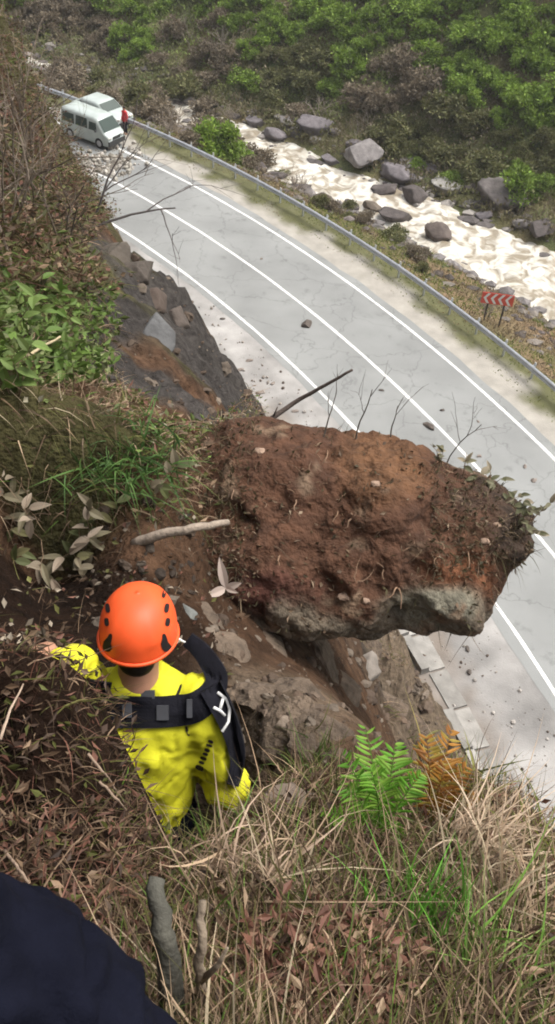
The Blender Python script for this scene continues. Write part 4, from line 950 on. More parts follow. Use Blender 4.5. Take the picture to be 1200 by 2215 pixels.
def plant(kind, p, s_, label, group, name='shrub', cat='shrub'):
    e = empty(name, tuple(p), rng.uniform(0, 6.28)); e.scale = (s_, s_, s_ * rng.uniform(.6, 1.0)); tag(e, label, cat, group)
    if kind == 'bare': link('branches', BARE[rng.integers(3)], e)
    else:
        cm, tm = KINDS[kind][rng.integers(3)]; link('crown', cm, e); link('trunk', tm, e)
    return e
# far slope: zones by where they show in the photograph -> kind
ZONES = [((430, 90), (110, 70), 'bare'), ((470, 130), (80, 60), 'brown'), ((840, 190), (110, 70), 'brown'), ((700, 260), (110, 60), 'bare'), ((640, 130), (90, 70), 'olive'), ((130, 60), (150, 80), 'brown'), ((300, 190), (130, 60), 'brown'), ((950, 290), (140, 60), 'olive'), ((1100, 330), (130, 60), 'olive'), ((210, 130), (30, 40), 'bluish'), ((560, 60), (100, 60), 'green'), ((620, 200), (60, 40), 'olive')]
def zone_kind(px_, py_):
    best = ('green', 1.0)
    for (c, r, k) in ZONES:
        q = math.hypot((px_ - c[0]) / r[0], (py_ - c[1]) / r[1])
        if q < best[1]: best = (k, q)
    return best[0]
LAB = {'green': 'fresh green bush on the wooded slope across the river', 'olive': 'dull olive bush on the slope across the river', 'brown': 'brown withered bush on the slope across the river', 'bare': 'leafless grey brown bush on the slope across the river', 'bluish': 'blue green bush across the river beyond the van'}
LOOK = {'green': 'fresh green bush', 'olive': 'dull olive bush', 'brown': 'brown withered bush', 'bare': 'leafless grey bush', 'bluish': 'blue green bush'}
PLACE = [((90, 40), 'in the top left corner beyond the bare shrubs'), ((260, 60), 'across the river above the van'), ((430, 60), 'at the top edge left of centre'), ((620, 40), 'at the top edge in the middle'), ((820, 40), 'at the top edge right of centre'), ((1000, 40), 'near the top right corner'), ((1170, 60), 'in the top right corner'),
         ((250, 170), 'across the river behind the van'), ((430, 170), 'across the river above the green rail shrubs'), ((600, 190), 'on the far slope above the narrow white water'), ((760, 200), 'on the far slope above the broad grey rock'), ((930, 220), 'on the slope above the pale river rock'), ((1080, 240), 'on the slope above the largest dark boulder'), ((1190, 280), 'at the right picture edge above the river'),
         ((700, 280), 'just above the far bank rocks'), ((960, 330), 'low on the far bank behind the pale rock'), ((1150, 380), 'low behind the largest dark river boulder')]
def bush_label(k, px_, py_, s_):
    w_ = min(PLACE, key=lambda q: math.hypot(q[0][0] - px_, (q[0][1] - py_) * 1.3))[1]
    return ('small ' if s_ < 1.25 else 'large ' if s_ > 1.7 else 'medium ') + LOOK[k] + ' ' + w_
placed = []; tries = 0
while len(placed) < 215 and tries < 6000:
    tries += 1
    px_, py_ = rng.uniform(-60, 1260), rng.uniform(-60, 430)
    h_ = hit(px_, py_, 'ground')
    if h_ is None: continue
    p = h_[0]; a = math.atan2(p[1] - ARC[1], p[0] - ARC[0]); n_, f_ = river_span(a)
    if road_d(p[0], p[1]) > f_ - 3.2: continue
    s_ = rng.uniform(.7, 1.75)
    if any(math.hypot(p[0] - q[0], p[1] - q[1]) < 0.55 * (s_ + q[2]) for q in placed): continue
    placed.append((p[0], p[1], s_)); k = zone_kind(px_, py_ - 20)
    if k == 'bare' and rng.random() < .3: k = 'brown'
    plant(k, p - np.array([0, 0, .1]), s_, bush_label(k, px_, py_, s_), 'bushes on the slope across the river')
# undergrowth that fills the far slope
N2 = 130000; qa = rng.uniform(0.15, 1.42, N2); nf = river_span(qa)[1]; qd = nf - 0.8 - 26 * rng.random(N2) ** 1.2
qx, qy = road_pt(qa, qd); qz = ground_z(qx, qy); ppx, ppy, _ = project(np.stack([qx, qy, qz], 1))
kk = fbm2(qx, qy, .25, 3, 61.0)
gcols = np.where((kk > -.05)[:, None], palette(N2, [(.18, .24, .06), (.19, .20, .075), (.23, .29, .08)], [2, 2, 1]), palette(N2, [(.22, .18, .125), (.19, .18, .09), (.16, .13, .085)], [2, 2, 1]))
low = (np.clip((nf - qd) / 6, 0, 1))[:, None]; gcols = gcols * low + (1 - low) * palette(N2, [(.17, .14, .09), (.13, .12, .055)], [1, 1])
b = MB(); dv = rng.normal(0, .7, (N2, 3)); dv[:, 2] = np.abs(dv[:, 2]) + .3
leaves(b, np.stack([qx, qy, qz + rng.uniform(0, .75, N2)], 1), dv, .26 * rng.uniform(.5, 1.5, N2), .15 * rng.uniform(.5, 1.4, N2), gcols); ug = b.build('undergrowth', M['leaf']); tag(ug, kind='stuff')
# rough grass on the embankment below the guardrail and along it
N3 = 60000; qa = rng.uniform(0.15, 1.25, N3); nn_ = river_span(qa)[0]; qd = -8.0 - (-8.0 - nn_ - .4) * rng.random(N3)
keep_ = (qd < -9.3) | (rng.random(N3) < .35); qa, qd = qa[keep_], qd[keep_]; N3 = len(qa)
qx, qy = road_pt(qa, qd); qz = np.maximum(ground_z(qx, qy), np.where(qd > -10.1, -.01, -9)); kk = fbm2(qx, qy, .5, 3, 71.0)[:, None]
gc_ = np.where(kk > .05, palette(N3, [(.17, .18, .05), (.13, .16, .045)], [1, 1]), palette(N3, [(.22, .165, .09), (.15, .11, .07), (.27, .21, .13)], [2, 2, 1]))
dv = rng.normal(0, .5, (N3, 3)); dv[:, 2] = 1
b = MB(); blades(b, np.stack([qx, qy, qz], 1), dv, np.where(qd > -9.6, .14, .38) * rng.uniform(.5, 1.3, N3), .05 * rng.uniform(.5, 1.3, N3), np.full(N3, .6), gc_, 2); eg = b.build('rough_grass', M['blade']); tag(eg, kind='stuff')

# ---------------------------------------------------------------- rocks in and along the river
def rock_mesh(seed, sub=4):
    v, f = ICO[sub]; q = v * 1.1 + seed * 7.7
    r = 1 + 0.28 * fbm(q, 3) + 0.16 * (0.4 - np.abs(fbm(q * 2.2, 3))) + .03 * fbm(q * 8, 2)
    v = v * r[:, None]
    for k in range(13):    # flat fracture planes
        nn = unit(rng.normal(0, 1, 3)); lim = rng.uniform(.50, .78); dd = v @ nn; v = v - np.outer(np.clip(dd - lim, 0, None), nn) * .9
    return v, f
RV = [rock_mesh(k) for k in range(6)]
def rock(name, p, r, col, label, group=None, rot=None, k=None, sink=.35):
    v, f = RV[rng.integers(6) if k is None else k]; R3 = np.array(Matrix.Rotation(rng.uniform(0, 6.28) if rot is None else rot, 3, 'Z')); v = (v * np.asarray(r)) @ R3.T
    e = build(name, v, f, M['rock'], None, np.repeat([col], len(v), 0) * (1 + .25 * fbm(v * 1.6, 3)[:, None]), True); e.location = (p[0], p[1], p[2] + r[2] * (1 - sink) * .5); tag(e, label, 'rock', group); return e
GREY, PURP, DARK = (.185, .17, .165), (.145, .13, .135), (.085, .072, .068)
RK = [  # px, py of the base, half widths in px, colour, label
    (785, 345, 62, GREY, 'broad grey rock on the far river bank, upstream of the rapids'), (680, 285, 48, PURP, 'dark purple grey rock under the far slope above the white water'),
    (712, 350, 26, PURP, 'small dark rock at the left end of the broad grey rock'), (850, 380, 45, PURP, 'low purple grey slab right of the broad grey rock'),
    (965, 412, 46, (.24, .23, .21), 'pale grey rock in the middle of the river'), (895, 428, 36, DARK, 'dark wet rock in the river left of the pale one'),
    (835, 415, 32, DARK, 'dark wet rock at the near side of the mid river rapids'), (1085, 440, 78, (.13, .115, .108), 'largest dark boulder on the far bank at the right'),
    (1020, 415, 26, DARK, 'dark rock wedged between the pale rock and the largest boulder'), (1170, 500, 42, DARK, 'dark rock on the far bank at the right picture edge'),
    (1130, 490, 24, GREY, 'small grey rock below the largest boulder'), (945, 515, 40, (.10, .08, .07), 'dark pointed rock at the near bank beside the broad white water'), (850, 475, 40, DARK, 'dark rock on the near bank at the top of the broad white water'),
    (800, 450, 26, (.11, .09, .07), 'brown rock on the near bank above the pointed rock'), (650, 410, 26, DARK, 'dark rock on the near bank below the narrow white water'), (600, 385, 24, DARK, 'dark rock on the near bank right of the green shrub'),
    (700, 440, 30, (.09, .075, .06), 'dark brown rock on the embankment beside the rail'), (560, 370, 26, DARK, 'dark rock behind the guardrail right of the green shrub'), (590, 295, 30, PURP, 'dark rock on the far bank where the white water begins'),
    (550, 270, 26, PURP, 'grey rock on the far bank behind the green shrub'), (620, 270, 28, GREY, 'grey rock on the far bank between two darker ones'), (930, 370, 24, PURP, 'small rock on the far bank above the pale mid river rock'),
    (880, 360, 30, GREY, 'flat grey rock on the far bank behind the low slab'), (755, 445, 22, DARK, 'small dark rock at the waterline left of the brown rock'), (1050, 470, 22, PURP, 'small rock at the foot of the largest boulder'), (770, 320, 28, PURP, 'rock behind the broad grey rock')]
for (a_, b_, hw, col, lab) in RK:
    h_ = hit(a_, b_, 'ground'); p = h_[0].copy()
    if p[2] < RIVER_Z: p = at(a_, b_, (CAM_H - RIVER_Z) / -ray(a_, b_)[2])
    t = (p - CAM) @ np.array(fwd); r = hw * t / FOCAL
    rock('river_rock', p, np.array([r, r * rng.uniform(.7, .9), r * rng.uniform(.45, .65)]), col, lab, 'rocks along the river', rng.uniform(-.5, .3))
# small stones of both banks, uncountable
b = MB(); v0, f0 = ICO[1]
for k in range(900):
    a = rng.uniform(.25, 1.25); n_, f_ = river_span(a); d_ = (n_ + rng.uniform(-.6, 1.6)) if k % 3 == 0 else f_ - rng.uniform(-.9, 3.0); x, y = road_pt(a, d_); z = max(gz(x, y), RIVER_Z - .1); s_ = .12 + .60 * rng.random() ** 2.5
    b.add(v0 * (1 + rng.normal(0, .18, (len(v0), 1))) * np.array([s_, s_ * .8, s_ * .6]) + (x, y, z), f0, np.array([(.17, .155, .15), (.12, .105, .10), (.24, .22, .2)][k % 3]) * rng.uniform(.7, 1.2))
st_ = b.build('river_stones', M['rock']); tag(st_, kind='stuff')
# grit and crumbs on the verge, fallen stones on the road
b = MB()
for k in range(1500):
    a = rng.uniform(.1, .75); d_ = 3.8 - 3.3 * rng.random() ** 1.6; x, y = road_pt(a, d_); s_ = .015 + .07 * rng.random() ** 4
    b.add(v0 * (1 + rng.normal(0, .2, (len(v0), 1))) * s_ + (x, y, s_ * .3), f0, np.array([(.26, .23, .2), (.13, .10, .08), (.36, .33, .3)][k % 3]))
gr_ = b.build('grit', M['rock']); tag(gr_, kind='stuff')
STN = [(663, 703, 20, 'long flat clod lying on the near lane above the branch'), (930, 925, 17, 'dark angular clod on the centre line beyond the boulder'), (826, 845, 7, 'small dark clod on the near lane left of the centre line'), (956, 888, 8, 'small dark clod just past the centre line beyond the boulder'), (1036, 987, 8, 'small stone on the far lane above the boulder tip'), (1155, 1040, 10, 'stone on the far lane right of the boulder plants'), (1135, 1010, 8, 'stone on the far lane behind the boulder plants'), (565, 560, 5, 'tiny stone on the near lane at the upper bend'), (1034, 912, 5, 'tiny stone in the middle of the far lane'),
       (480, 690, 7, 'small stone on the verge beside the dark outcrop'), (540, 780, 9, 'pinkish stone on the verge below the outcrop'), (520, 800, 9, 'grey stone at the cliff foot by the outcrop'), (1010, 1405, 9, 'dark stone on the verge under the boulder'), (1015, 1455, 11, 'dark lump on the verge right of the drain'), (560, 850, 11, 'stone on the pink verge left of the dead branch'), (640, 890, 9, 'stone on the verge under the dead branch'), (590, 830, 8, 'small stone on the verge above the dead branch')]
for (a_, b_, hw, lab) in STN:
    p = at(a_, b_, CAM_H / -ray(a_, b_)[2]); t = (p - CAM) @ np.array(fwd); r = hw * t / FOCAL
    rock('fallen_stone', p, np.array([r, r * .6, r * .5]), (.085, .07, .06) if 'dark' in lab or 'clod' in lab else (.22, .185, .16), lab, 'stones fallen on road and verge', None, None, .5)
# dark rock outcrop blocks on the left slope
for (a_, b_, hw, hr, col, lab) in ((355, 740, 62, 1.25, (.095, .095, .095), 'blue grey rock block at the foot of the left outcrop'), (385, 690, 48, 1.0, (.075, .06, .05), 'dark brown rock block on the edge of the left outcrop'), (300, 590, 60, .8, (.07, .058, .048), 'dark rock block on the crest above the blue grey one'), (340, 650, 60, .7, (.075, .056, .045), 'brown rock ledge between the crest block and the blue grey one'), (240, 540, 50, .7, (.07, .058, .046), 'dark rock block highest on the crest of the left outcrop')):
    h_ = hit(a_, b_, 'hill'); 
    if h_ is None: continue
    p = h_[0]; t = (p - CAM) @ np.array(fwd); r = hw * t / FOCAL
    rock('outcrop_rock', p - h_[1] * r * .35, np.array([r, r, r * hr]), col, lab, 'rocks of the left outcrop', None, None, .9)
for (a_, b_, hw, col, lab) in ((640, 1745, 95, (.15, .115, .09), 'smooth brown rock slab on the ledge right of the jacket'), (750, 1775, 30, (.20, .155, .12), 'small rounded brown stone left of the green fern'), (640, 1560, 75, (.19, .15, .115), 'tan rock bulging from the cliff face below the boulder'), (800, 1450, 60, (.16, .14, .12), 'grey rock on the cliff face near the drain'), (410, 1330, 45, (.14, .145, .135), 'grey lichened rock right of the orange helmet')):
    h_ = hit(a_, b_, 'hill'); p = h_[0]; t = (p - CAM) @ np.array(fwd); r = hw * t / FOCAL
    rock('ledge_rock', p - h_[1] * r * .3 - np.array([0, 0, r * .12]), np.array([r, r * .75, r * .55]), col, lab, None, None, None, .8)

CRK = [(500, 1400, 62, 'left of the cliff face under the boulder'), (590, 1395, 75, 'just under the left half of the boulder'), (690, 1400, 70, 'just under the middle of the boulder'), (560, 1500, 75, 'on the cliff right of the shoulder strap'), (650, 1490, 72, 'in the middle of the cliff face'), (745, 1490, 70, 'right of the middle of the cliff face'), (800, 1400, 48, 'under the grey belly of the boulder'), (600, 1590, 70, 'low on the cliff above the brown slab'), (710, 1585, 66, 'on the cliff above the green fern'), (845, 1520, 46, 'beside the drain above the fern'), (910, 1590, 40, 'beside the drain above the orange fern'), (450, 1330, 50, 'between helmet and boulder')]
for k, (a_, b_, hw, w_) in enumerate(CRK):
    h_ = hit(a_, b_, 'hill')
    if h_ is None: continue
    p = h_[0]; t = (p - CAM) @ np.array(fwd); r = hw * t / FOCAL
    v, f = RV[k % 6]; zax = unit(h_[1] * .7 + np.array([0, 0, .3])); xa = unit(np.cross(zax, np.array([.3, .2, 1.0]))); ya = np.cross(zax, xa); v = (v * np.array([r * 1.15, r * 1.3, r * .55])) @ np.stack([xa, ya, zax], 1).T
    v = v + unit(v) * (r * .05 * fbm(v * 6 / max(r, .2), 3))[:, None]
    e = build('cliff_rock', v, f, M['soilred'], None, np.repeat([(.092, .068, .049)], len(v), 0) * rng.uniform(.75, 1.15) * np.clip(1 + .6 * fbm(v * 2.5, 5), .3, 2)[:, None], False); e.location = tuple(p - h_[1] * r * .25); tag(e, 'grey brown rock of the cliff face ' + w_, 'rock', 'rocks of the cliff face')
# ---------------------------------------------------------------- green shrub and rail-side plants
def gplace(px_, py_): return hit(px_, py_, 'ground')[0]
SIDE = [((60, 190), 'left of the van across the rail'), ((130, 200), 'beyond the rail behind the van'), ((230, 195), 'beyond the rail behind the white car'), ((300, 230), 'beyond the rail behind the red jacket'), ((300, 270), 'at the rail right of the red jacket'), ((380, 220), 'halfway from the van to the green rail shrub'), ((370, 290), 'at the rail between red jacket and green shrub'), ((440, 250), 'behind the bright green rail shrubs'), ((500, 270), 'at the left end of the white water'), ((560, 370), 'at the rail right of the green shrubs'), ((660, 420), 'above the rail beside the narrow water'), ((740, 480), 'above the rail beside the mid river rapids'), ((850, 520), 'on the bank above the pointed rock'), ((930, 590), 'on the bank below the pointed rock'), ((1020, 620), 'on the bank left of the chevron sign'), ((1110, 660), 'near the chevron sign'), ((1170, 740), 'right of the chevron sign')]
def side_label(k, px_, py_, s_):
    w_ = min(SIDE, key=lambda q: math.hypot(q[0][0] - px_, (q[0][1] - py_) * 1.3))[1]
    return ('small ' if s_ < .5 else 'low ' if s_ < .8 else 'large ' if s_ > 1.4 else 'tall ' if s_ > 1.2 else 'medium ') + LOOK[k] + ' ' + w_
p = gplace(480, 345)
for k, (a_, b_, s_) in enumerate(((470, 340, 1.7), (505, 350, 1.3))):
    plant('green', gplace(a_, b_) - np.array([0, 0, .2]), s_, ('tall' if k == 0 else 'lower') + ' bright green shrub behind the guardrail left of the white water', 'bright green shrubs behind the guardrail')
for (a_, b_, s_, k) in ((330, 265, 1.5, 'brown'), (380, 250, 1.6, 'bare'), (300, 235, 1.7, 'brown'), (420, 300, 1.1, 'bare'), (350, 290, 1.1, 'bare'), (390, 215, 1.6, 'olive'), (260, 215, 1.6, 'bare'), (330, 215, 1.5, 'olive'), (220, 205, 1.2, 'bare'), (445, 250, 1.3, 'brown'), (120, 205, 1.0, 'brown'), (60, 190, 1.4, 'bare'), (500, 255, 1.2, 'bare'), (640, 415, .7, 'bare'), (700, 425, .7, 'bare'), (410, 320, .8, 'brown')):
    plant(k, gplace(a_, b_) - np.array([0, 0, .1]), s_, side_label(k, a_, b_, s_), 'bushes between guardrail and river')

# ---------------------------------------------------------------- chevron sign
M['red'] = mat('red_sign_face', 0.5, (0.62, 0.10, 0.07), 4, .08); M['signpost'] = mat('sign_post_steel', .6, (.07, .06, .055), 8, .1)
sb = gplace(1062, 700); t = (sb - CAM) @ np.array(fwd)
sg = empty('chevron_sign', tuple(sb)); ex = np.array([1.0, -.12, 0]); ex /= np.linalg.norm(ex); ey_ = np.array([-ex[1], ex[0], 0]); rotm = np.stack([ex, ey_, [0, 0, 1]], 1)
tag(sg, 'red and white chevron bend sign on two posts behind the guardrail', 'road sign')
for q in (-.40, .40):
    b = MB(); pz_ = gz(sb[0] + ex[0] * q, sb[1] + ex[1] * q) - sb[2]; b.box(ex * q + np.array([0, 0, (1.75 + pz_) / 2 - .1]), (.04, .03, (1.75 - pz_) / 2 + .1), rotm); b.build('post', M['signpost'], sg)
b = MB(); b.box(np.array([0, 0, 1.42]) - ey_ * .045, (.78, .012, .30), rotm); pn = b.build('panel', M['red'], sg)
for q in (-.55, -.18, .19, .56):   # white chevrons pointing left
    pts_ = np.array([(-.17, 0), (.03, .27), (.17, .27), (-.03, 0), (.17, -.27), (.03, -.27)]); V = [ex * (q + u_) * .95 + np.array([0, 0, 1.42 + w_]) - ey_ * .061 for u_, w_ in pts_] + [ex * (q + u_) * .95 + np.array([0, 0, 1.42 + w_]) - ey_ * .05 for u_, w_ in pts_]
    build('chevron', V, [np.array([[0, 1, 2, 3], [0, 3, 4, 5], [6, 9, 8, 7], [6, 11, 10, 9]]), np.array([[i, (i + 1) % 6, (i + 1) % 6 + 6, i + 6] for i in range(6)])], M['white'], pn)

# ---------------------------------------------------------------- vehicles
M['carwhite'] = mat('white_car_paint', .3, (.40, .45, .43), 2, .10, spec=.5); M['glass'] = mat('dark_window_glass', .35, (.03, .05, .042), 2, .1, spec=.25); M['tyre'] = mat('tyre_rubber', .9, (.02, .02, .02), 8, .2)
M['plastic'] = mat('dark_bumper_plastic', .6, (.05, .05, .05), 5, .1); M['lamp'] = mat('headlamp_glass', .15, (.75, .75, .70), 3, .1, spec=.7); M['rim'] = mat('wheel_rim', .4, (.45, .45, .46), 3, .1, metallic=.5)
def vehicle(name, loc, rz, label, L, W, H, prof, belt, glass_rng, wheel_x, cat):
    """prof: (x, z of upper outline) from front (+x) to rear, belt: window sill height"""
    e = empty(name, loc, rz); tag(e, label, cat, 'vehicles stopped at the far bend'); P = np.array(prof, float); hw = W / 2
    zs = lambda x: np.interp(x, P[::-1, 0], P[::-1, 1])
    X_ = np.linspace(-L / 2, L / 2, 46); V = []; k = 14
    for x in X_:
        top = zs(x); z0 = .28; edge = min(1, (L / 2 - abs(x)) / .30); w0 = hw * (.90 + .10 * math.sin(max(0.0, edge) * math.pi / 2)); rows = []
        for q in np.linspace(0, 1, k):
            z = z0 + (top - z0) * q; inn = max(0, (z - belt)) * .13; r_ = max(0, q - .90) / .10
            rows.append((w0 - inn - .16 * r_ ** 2 * w0, z - .03 * (1 - r_) * 0))
        V.append([(x, -y, z) for y, z in rows] + [(x, y, z) for y, z in rows[::-1]])
    V = np.array(V); m = V.shape[1]; f = grid_faces(len(X_), m); i = np.arange(len(X_) - 1); f = np.concatenate([f, np.stack([i * m + m - 1, (i + 1) * m + m - 1, (i + 1) * m, i * m], 1)])
    fan = [np.array([list(range(m))]), np.array([[(len(X_) - 1) * m + j for j in range(m)][::-1]])]
    body = build('body', V.reshape(-1, 3), [f[:, ::-1]] + fan, M['carwhite'], e, None, True)
    for sgn in (-1, 1):     # side windows
        for x0_, x1_ in glass_rng:
            zt = min(zs(x0_), zs(x1_)) - .20; zb = belt + .03; w = lambda z: hw - max(0, z - belt) * .13 + .012
            build('side_window', [(x0_, sgn * w(zb), zb), (x1_, sgn * w(zb), zb), (x1_ - .05, sgn * w(zt), zt), (x0_ + .05, sgn * w(zt), zt)], np.array([[0, 1, 2, 3]]), M['glass'], e)
    i0 = [q for q in range(len(P) - 1) if P[q, 1] >= belt - .02 and P[q + 1, 1] > P[q, 1] + .25]
    if i0:      # windscreen
        a_, c_ = P[i0[0]], P[i0[0] + 1]; nx_ = np.array([c_[1] - a_[1], a_[0] - c_[0]]); nx_ = nx_ / np.linalg.norm(nx_) * .02; s0, s1 = .08, .90; g = lambda s_: a_ + (c_ - a_) * s_ + nx_
        A_, B_ = g(s0), g(s1); wa, wb = hw * .90, hw * .80
        build('windscreen', [(A_[0], -wa, A_[1]), (A_[0], wa, A_[1]), (B_[0], wb, B_[1]), (B_[0], -wb, B_[1])], np.array([[0, 1, 2, 3]]), M['glass'], e)
    b = MB(); b.box((L / 2 - .02, 0, .42), (.07, hw * .92, .14)); b.build('bumper', M['plastic'], e); b = MB(); b.box((-L / 2 + .02, 0, .42), (.07, hw * .92, .14)); b.build('bumper', M['plastic'], e)
    b = MB(); b.box((L / 2 + .005, 0, .70), (.02, hw * .42, .08)); b.build('grille', M['plastic'], e)
    for sgn in (-1, 1):
        b = MB(); ellipsoid(b, (L / 2 - .03, sgn * hw * .70, .76), (.06, .18, .10), None, 2); b.build('headlight', M['lamp'], e, True)
        b = MB(); ellipsoid(b, (glass_rng[0][1] + .02, sgn * (hw + .12), belt + .10), (.05, .10, .09), None, 2); b.build('mirror', M['plastic'], e, True)
        for wx in wheel_x:
            b = MB(); b.tube(np.array([(wx, sgn * (hw - .20), .33), (wx, sgn * (hw - .18), .33), (wx, sgn * (hw + .01), .33), (wx, sgn * (hw + .015), .33)]), [.30, .33, .33, .30], 20); wh = b.build('wheel', M['tyre'], e, False)
            b = MB(); b.tube(np.array([(wx, sgn * (hw + .0), .33), (wx, sgn * (hw + .022), .33)]), [.20, .18], 16); b.build('rim', M['rim'], wh)
    return e
def arc_place(px_, py_):
    p = at(px_, py_, CAM_H / -ray(px_, py_)[2]); return p, math.atan2(p[1] - ARC[1], p[0] - ARC[0])
p, a = arc_place(202, 302)
vehicle('van', (p[0], p[1], .005), a - math.pi / 2 + .10, 'white van with large windscreen stopped on the road at the far bend', 4.0, 1.62, 1.85,
        [(2.0, .50), (1.97, .86), (1.72, 1.0), (1.12, 1.70), (.8, 1.80), (-1.6, 1.85), (-1.92, 1.75), (-2.0, 1.0)], 1.0, [(.45, 1.12), (-.65, .36), (-1.78, -.73)], (1.25, -1.2), 'van')
p, a = arc_place(222, 262)
vehicle('car', (p[0], p[1], .005), a - math.pi / 2 + .03, 'white car mostly hidden behind the van beside the guardrail', 4.2, 1.7, 1.45,
        [(2.1, .5), (2.06, .82), (1.1, .95), (.45, 1.42), (.1, 1.46), (-1.0, 1.45), (-1.7, 1.02), (-2.05, .95), (-2.1, .6)], .95, [(-.35, .55), (-1.2, -.45)], (1.3, -1.25), 'car')
# person in red by the guardrail
p, a = arc_place(272, 290)
rp = empty('person', (p[0], p[1], 0.005), 2.4); tag(rp, 'person in a red jacket standing by the guardrail next to the van', 'person')
M['redcloth'] = mat('red_jacket_cloth', .8, (.52, .035, .04), 10, .15)
b = MB(); ellipsoid(b, (0, .02, 1.62), (.075, .095, .115)); ellipsoid(b, (0, .115, 1.61), (.014, .02, .02), None, 2); limb(b, [(0, 0, 1.40), (0, .01, 1.55)], [.06, .055]); loft(b, [((0, 0, .9), .14, .1), ((0, 0, 1.2), .13, .09), ((0, 0, 1.42), .15, .09), ((0, 0, 1.46), .06, .06)])
for s_ in (-1, 1):
    limb(b, [(.17 * s_, 0, 1.40), (.23 * s_, -.03, 1.12), (.20 * s_, .10, .90)], [.05, .04, .03]); hand(b, (.20 * s_, .10, .90), (0, .3, -1), (s_, 0, 0), 1.0, .4, s_)
    limb(b, [(.09 * s_, 0, .9), (.10 * s_, .03, .5), (.11 * s_, 0, .08)], [.08, .055, .04]); ellipsoid(b, (.11 * s_, .05, .05), (.045, .12, .045))
remesh(b, 'body', .011, M['skin'], rp)
b = MB(); loft(b, [((0, 0, .80), .18, .14), ((0, 0, 1.0), .17, .13), ((0, 0, 1.3), .20, .135), ((0, 0, 1.42), .16, .11), ((0, 0, 1.50), .08, .08)])
for s_ in (-1, 1): limb(b, [(.17 * s_, 0, 1.38), (.24 * s_, -.03, 1.12), (.205 * s_, .09, .93)], [.085, .07, .055])
remesh(b, 'jacket', .016, M['redcloth'], rp, .01, 8); b = MB()
for s_ in (-1, 1): limb(b, [(.09 * s_, 0, .9), (.10 * s_, .03, .5), (.11 * s_, 0, .10)], [.10, .075, .06])
remesh(b, 'trousers', .016, M['trouser'], rp); b = MB(); ellipsoid(b, (0, .0, 1.67), (.085, .10, .09)); b.build('hair', M['hair'], rp, True)
# heap of rubble on the road in front of the van
b = MB()
for k in range(420):
    x = rng.normal(0, 1); y = rng.normal(0, 1); p0 = at(215 + 45 * x, 355 + 18 * y + 22 * x * -.3, 1.0); q = CAM + (p0 - CAM) * (CAM_H / -(p0 - CAM)[2]); s_ = .05 + .16 * rng.random() ** 2.5
    if road_d(q[0], q[1]) > 2.5: continue
    b.add(v0 * (1 + rng.normal(0, .2, (len(v0), 1))) * s_ + (q[0], q[1], s_ * .4), f0, np.array([(.30, .28, .24), (.2, .18, .15), (.4, .37, .33)][k % 3]))
rb = b.build('rubble', M['rock']); tag(rb, kind='stuff')
# ---------------------------------------------------------------- bushes and stones of the embankment below the guardrail
for k in range(34):
    a = rng.uniform(.36, .90); d_ = rng.uniform(-17.6, -11.2); x, y = road_pt(a, d_)
    kd = ('brown', 'olive', 'bare', 'brown')[k % 4]
    s_ = rng.uniform(.35, .75); q_ = project(np.array([[x, y, gz(x, y)]])); plant(kd, (x, y, gz(x, y) - .08), s_, side_label(kd, q_[0][0], q_[1][0], s_), 'low bushes on the embankment')
# dense brown thicket between the far guardrail and the river
for k in range(34):
    a = rng.uniform(.84, 1.12); d_ = rng.uniform(-20.0, -11.5); x, y = road_pt(a, d_)
    kd = ('brown', 'bare', 'brown', 'olive')[k % 4]
    s_ = rng.uniform(.9, 1.6); q_ = project(np.array([[x, y, gz(x, y)]])); plant(kd, (x, y, gz(x, y) - .1), s_, side_label(kd, q_[0][0], q_[1][0], s_), 'thicket beyond the guardrail')
b = MB()
for k in range(700):
    a = rng.uniform(.3, .95); d_ = -11 - 7.5 * rng.random() ** .7; x, y = road_pt(a, d_); s_ = .10 + .35 * rng.random() ** 2.5
    b.add(v0 * (1 + rng.normal(0, .18, (len(v0), 1))) * np.array([s_, s_ * .8, s_ * .65]) + (x, y, gz(x, y)), f0, np.array([(.12, .10, .095), (.09, .075, .065), (.16, .14, .12)][k % 3]) * rng.uniform(.7, 1.2))
tag(b.build('embankment_stones', M['rock']), kind='stuff')
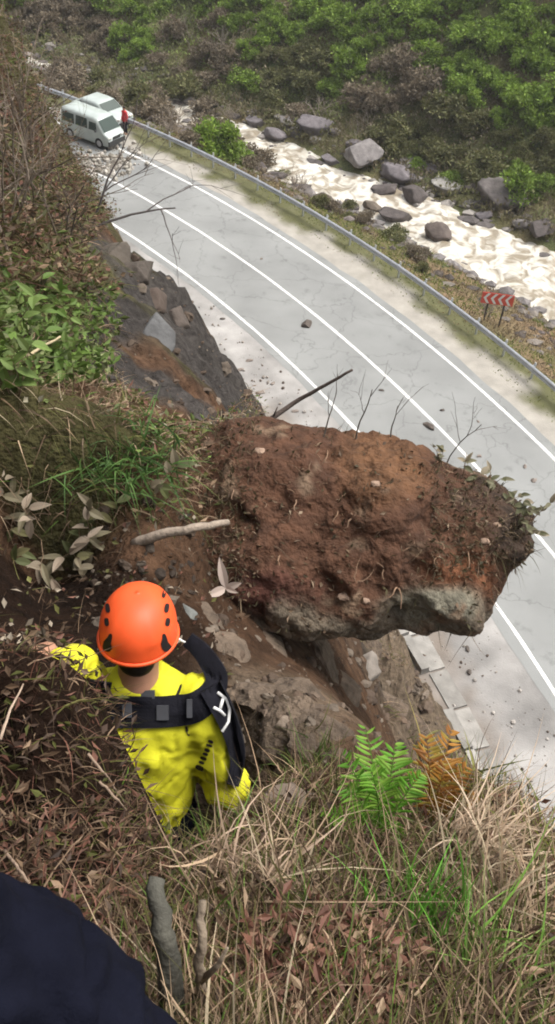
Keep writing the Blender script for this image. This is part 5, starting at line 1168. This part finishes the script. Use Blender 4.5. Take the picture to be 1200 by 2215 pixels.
# broken stone on the cliff face, ledges and hollow
b = MB(); v2, f2 = ICO[2]
cnt = 0
for k in range(1300):
    px_, py_ = (rng.uniform(440, 1060), rng.uniform(1330, 1720)) if k % 5 < 3 else (rng.uniform(150, 560), rng.uniform(440, 920)) if k % 5 == 3 else (rng.uniform(200, 520), rng.uniform(1080, 1420))
    h_ = hit(px_, py_)
    if h_ is None or h_[0][2] < .5: continue
    t = (h_[0] - CAM) @ np.array(fwd); s_ = t / FOCAL * (3 + 16 * rng.random() ** 5); sc_ = np.array([s_, s_ * rng.uniform(.5, .9), s_ * rng.uniform(.35, .7)])
    vv, ff = (v2, f2) if s_ * FOCAL / t > 9 else (v0, f0)
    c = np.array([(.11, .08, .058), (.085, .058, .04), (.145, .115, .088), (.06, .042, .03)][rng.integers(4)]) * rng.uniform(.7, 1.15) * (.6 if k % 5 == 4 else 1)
    R3 = np.array(Matrix.Rotation(rng.uniform(0, 6.28), 3, 'Z')) @ np.array(Matrix.Rotation(rng.normal(0, .5), 3, 'X'))
    b.add((vv * (1 + rng.normal(0, .16, (len(vv), 1))) * sc_) @ R3.T + h_[0], ff, c)
tag(b.build('broken_stone', M['rock']), kind='stuff')

# ---------------------------------------------------------------- damp valley air
hz_ = MB(); hz_.box((5, 70, 14.5), (68, 112, 20.5)); air = hz_.build('haze', None); tag(air, kind='stuff')
hm = bpy.data.materials.new('haze'); hm.use_nodes = True; hn = hm.node_tree.nodes; hn.remove(hn['Principled BSDF'])
pv = hn.new('ShaderNodeVolumePrincipled'); pv.inputs['Color'].default_value = (.92, .94, .95, 1); pv.inputs['Density'].default_value = 0.0005; pv.inputs['Anisotropy'].default_value = .2
hm.node_tree.links.new(pv.outputs[0], hn['Material Output'].inputs['Volume']); air.data.materials.append(hm)

# look-alike bushes in one spot: tell them apart by their order from the left
same = {}
for o in scene.objects:
    if o.name.split('.')[0] == 'shrub' and 'label' in o: same.setdefault(o['label'], []).append(o)
ORD = ['first', 'second', 'third', 'fourth', 'fifth', 'sixth', 'seventh', 'eighth', 'ninth', 'tenth', 'eleventh', 'twelfth', 'thirteenth', 'fourteenth', 'fifteenth']
for lab, os_ in same.items():
    if len(os_) > 1:
        for k, o in enumerate(sorted(os_, key=lambda q: float(project(np.array([q.location[:]]))[0][0]))):
            o['label'] = lab + ', ' + (ORD + ['sixteenth', 'seventeenth', 'eighteenth', 'nineteenth', 'twentieth', 'twenty-first', 'twenty-second'])[min(k, 21)] + ' from left'
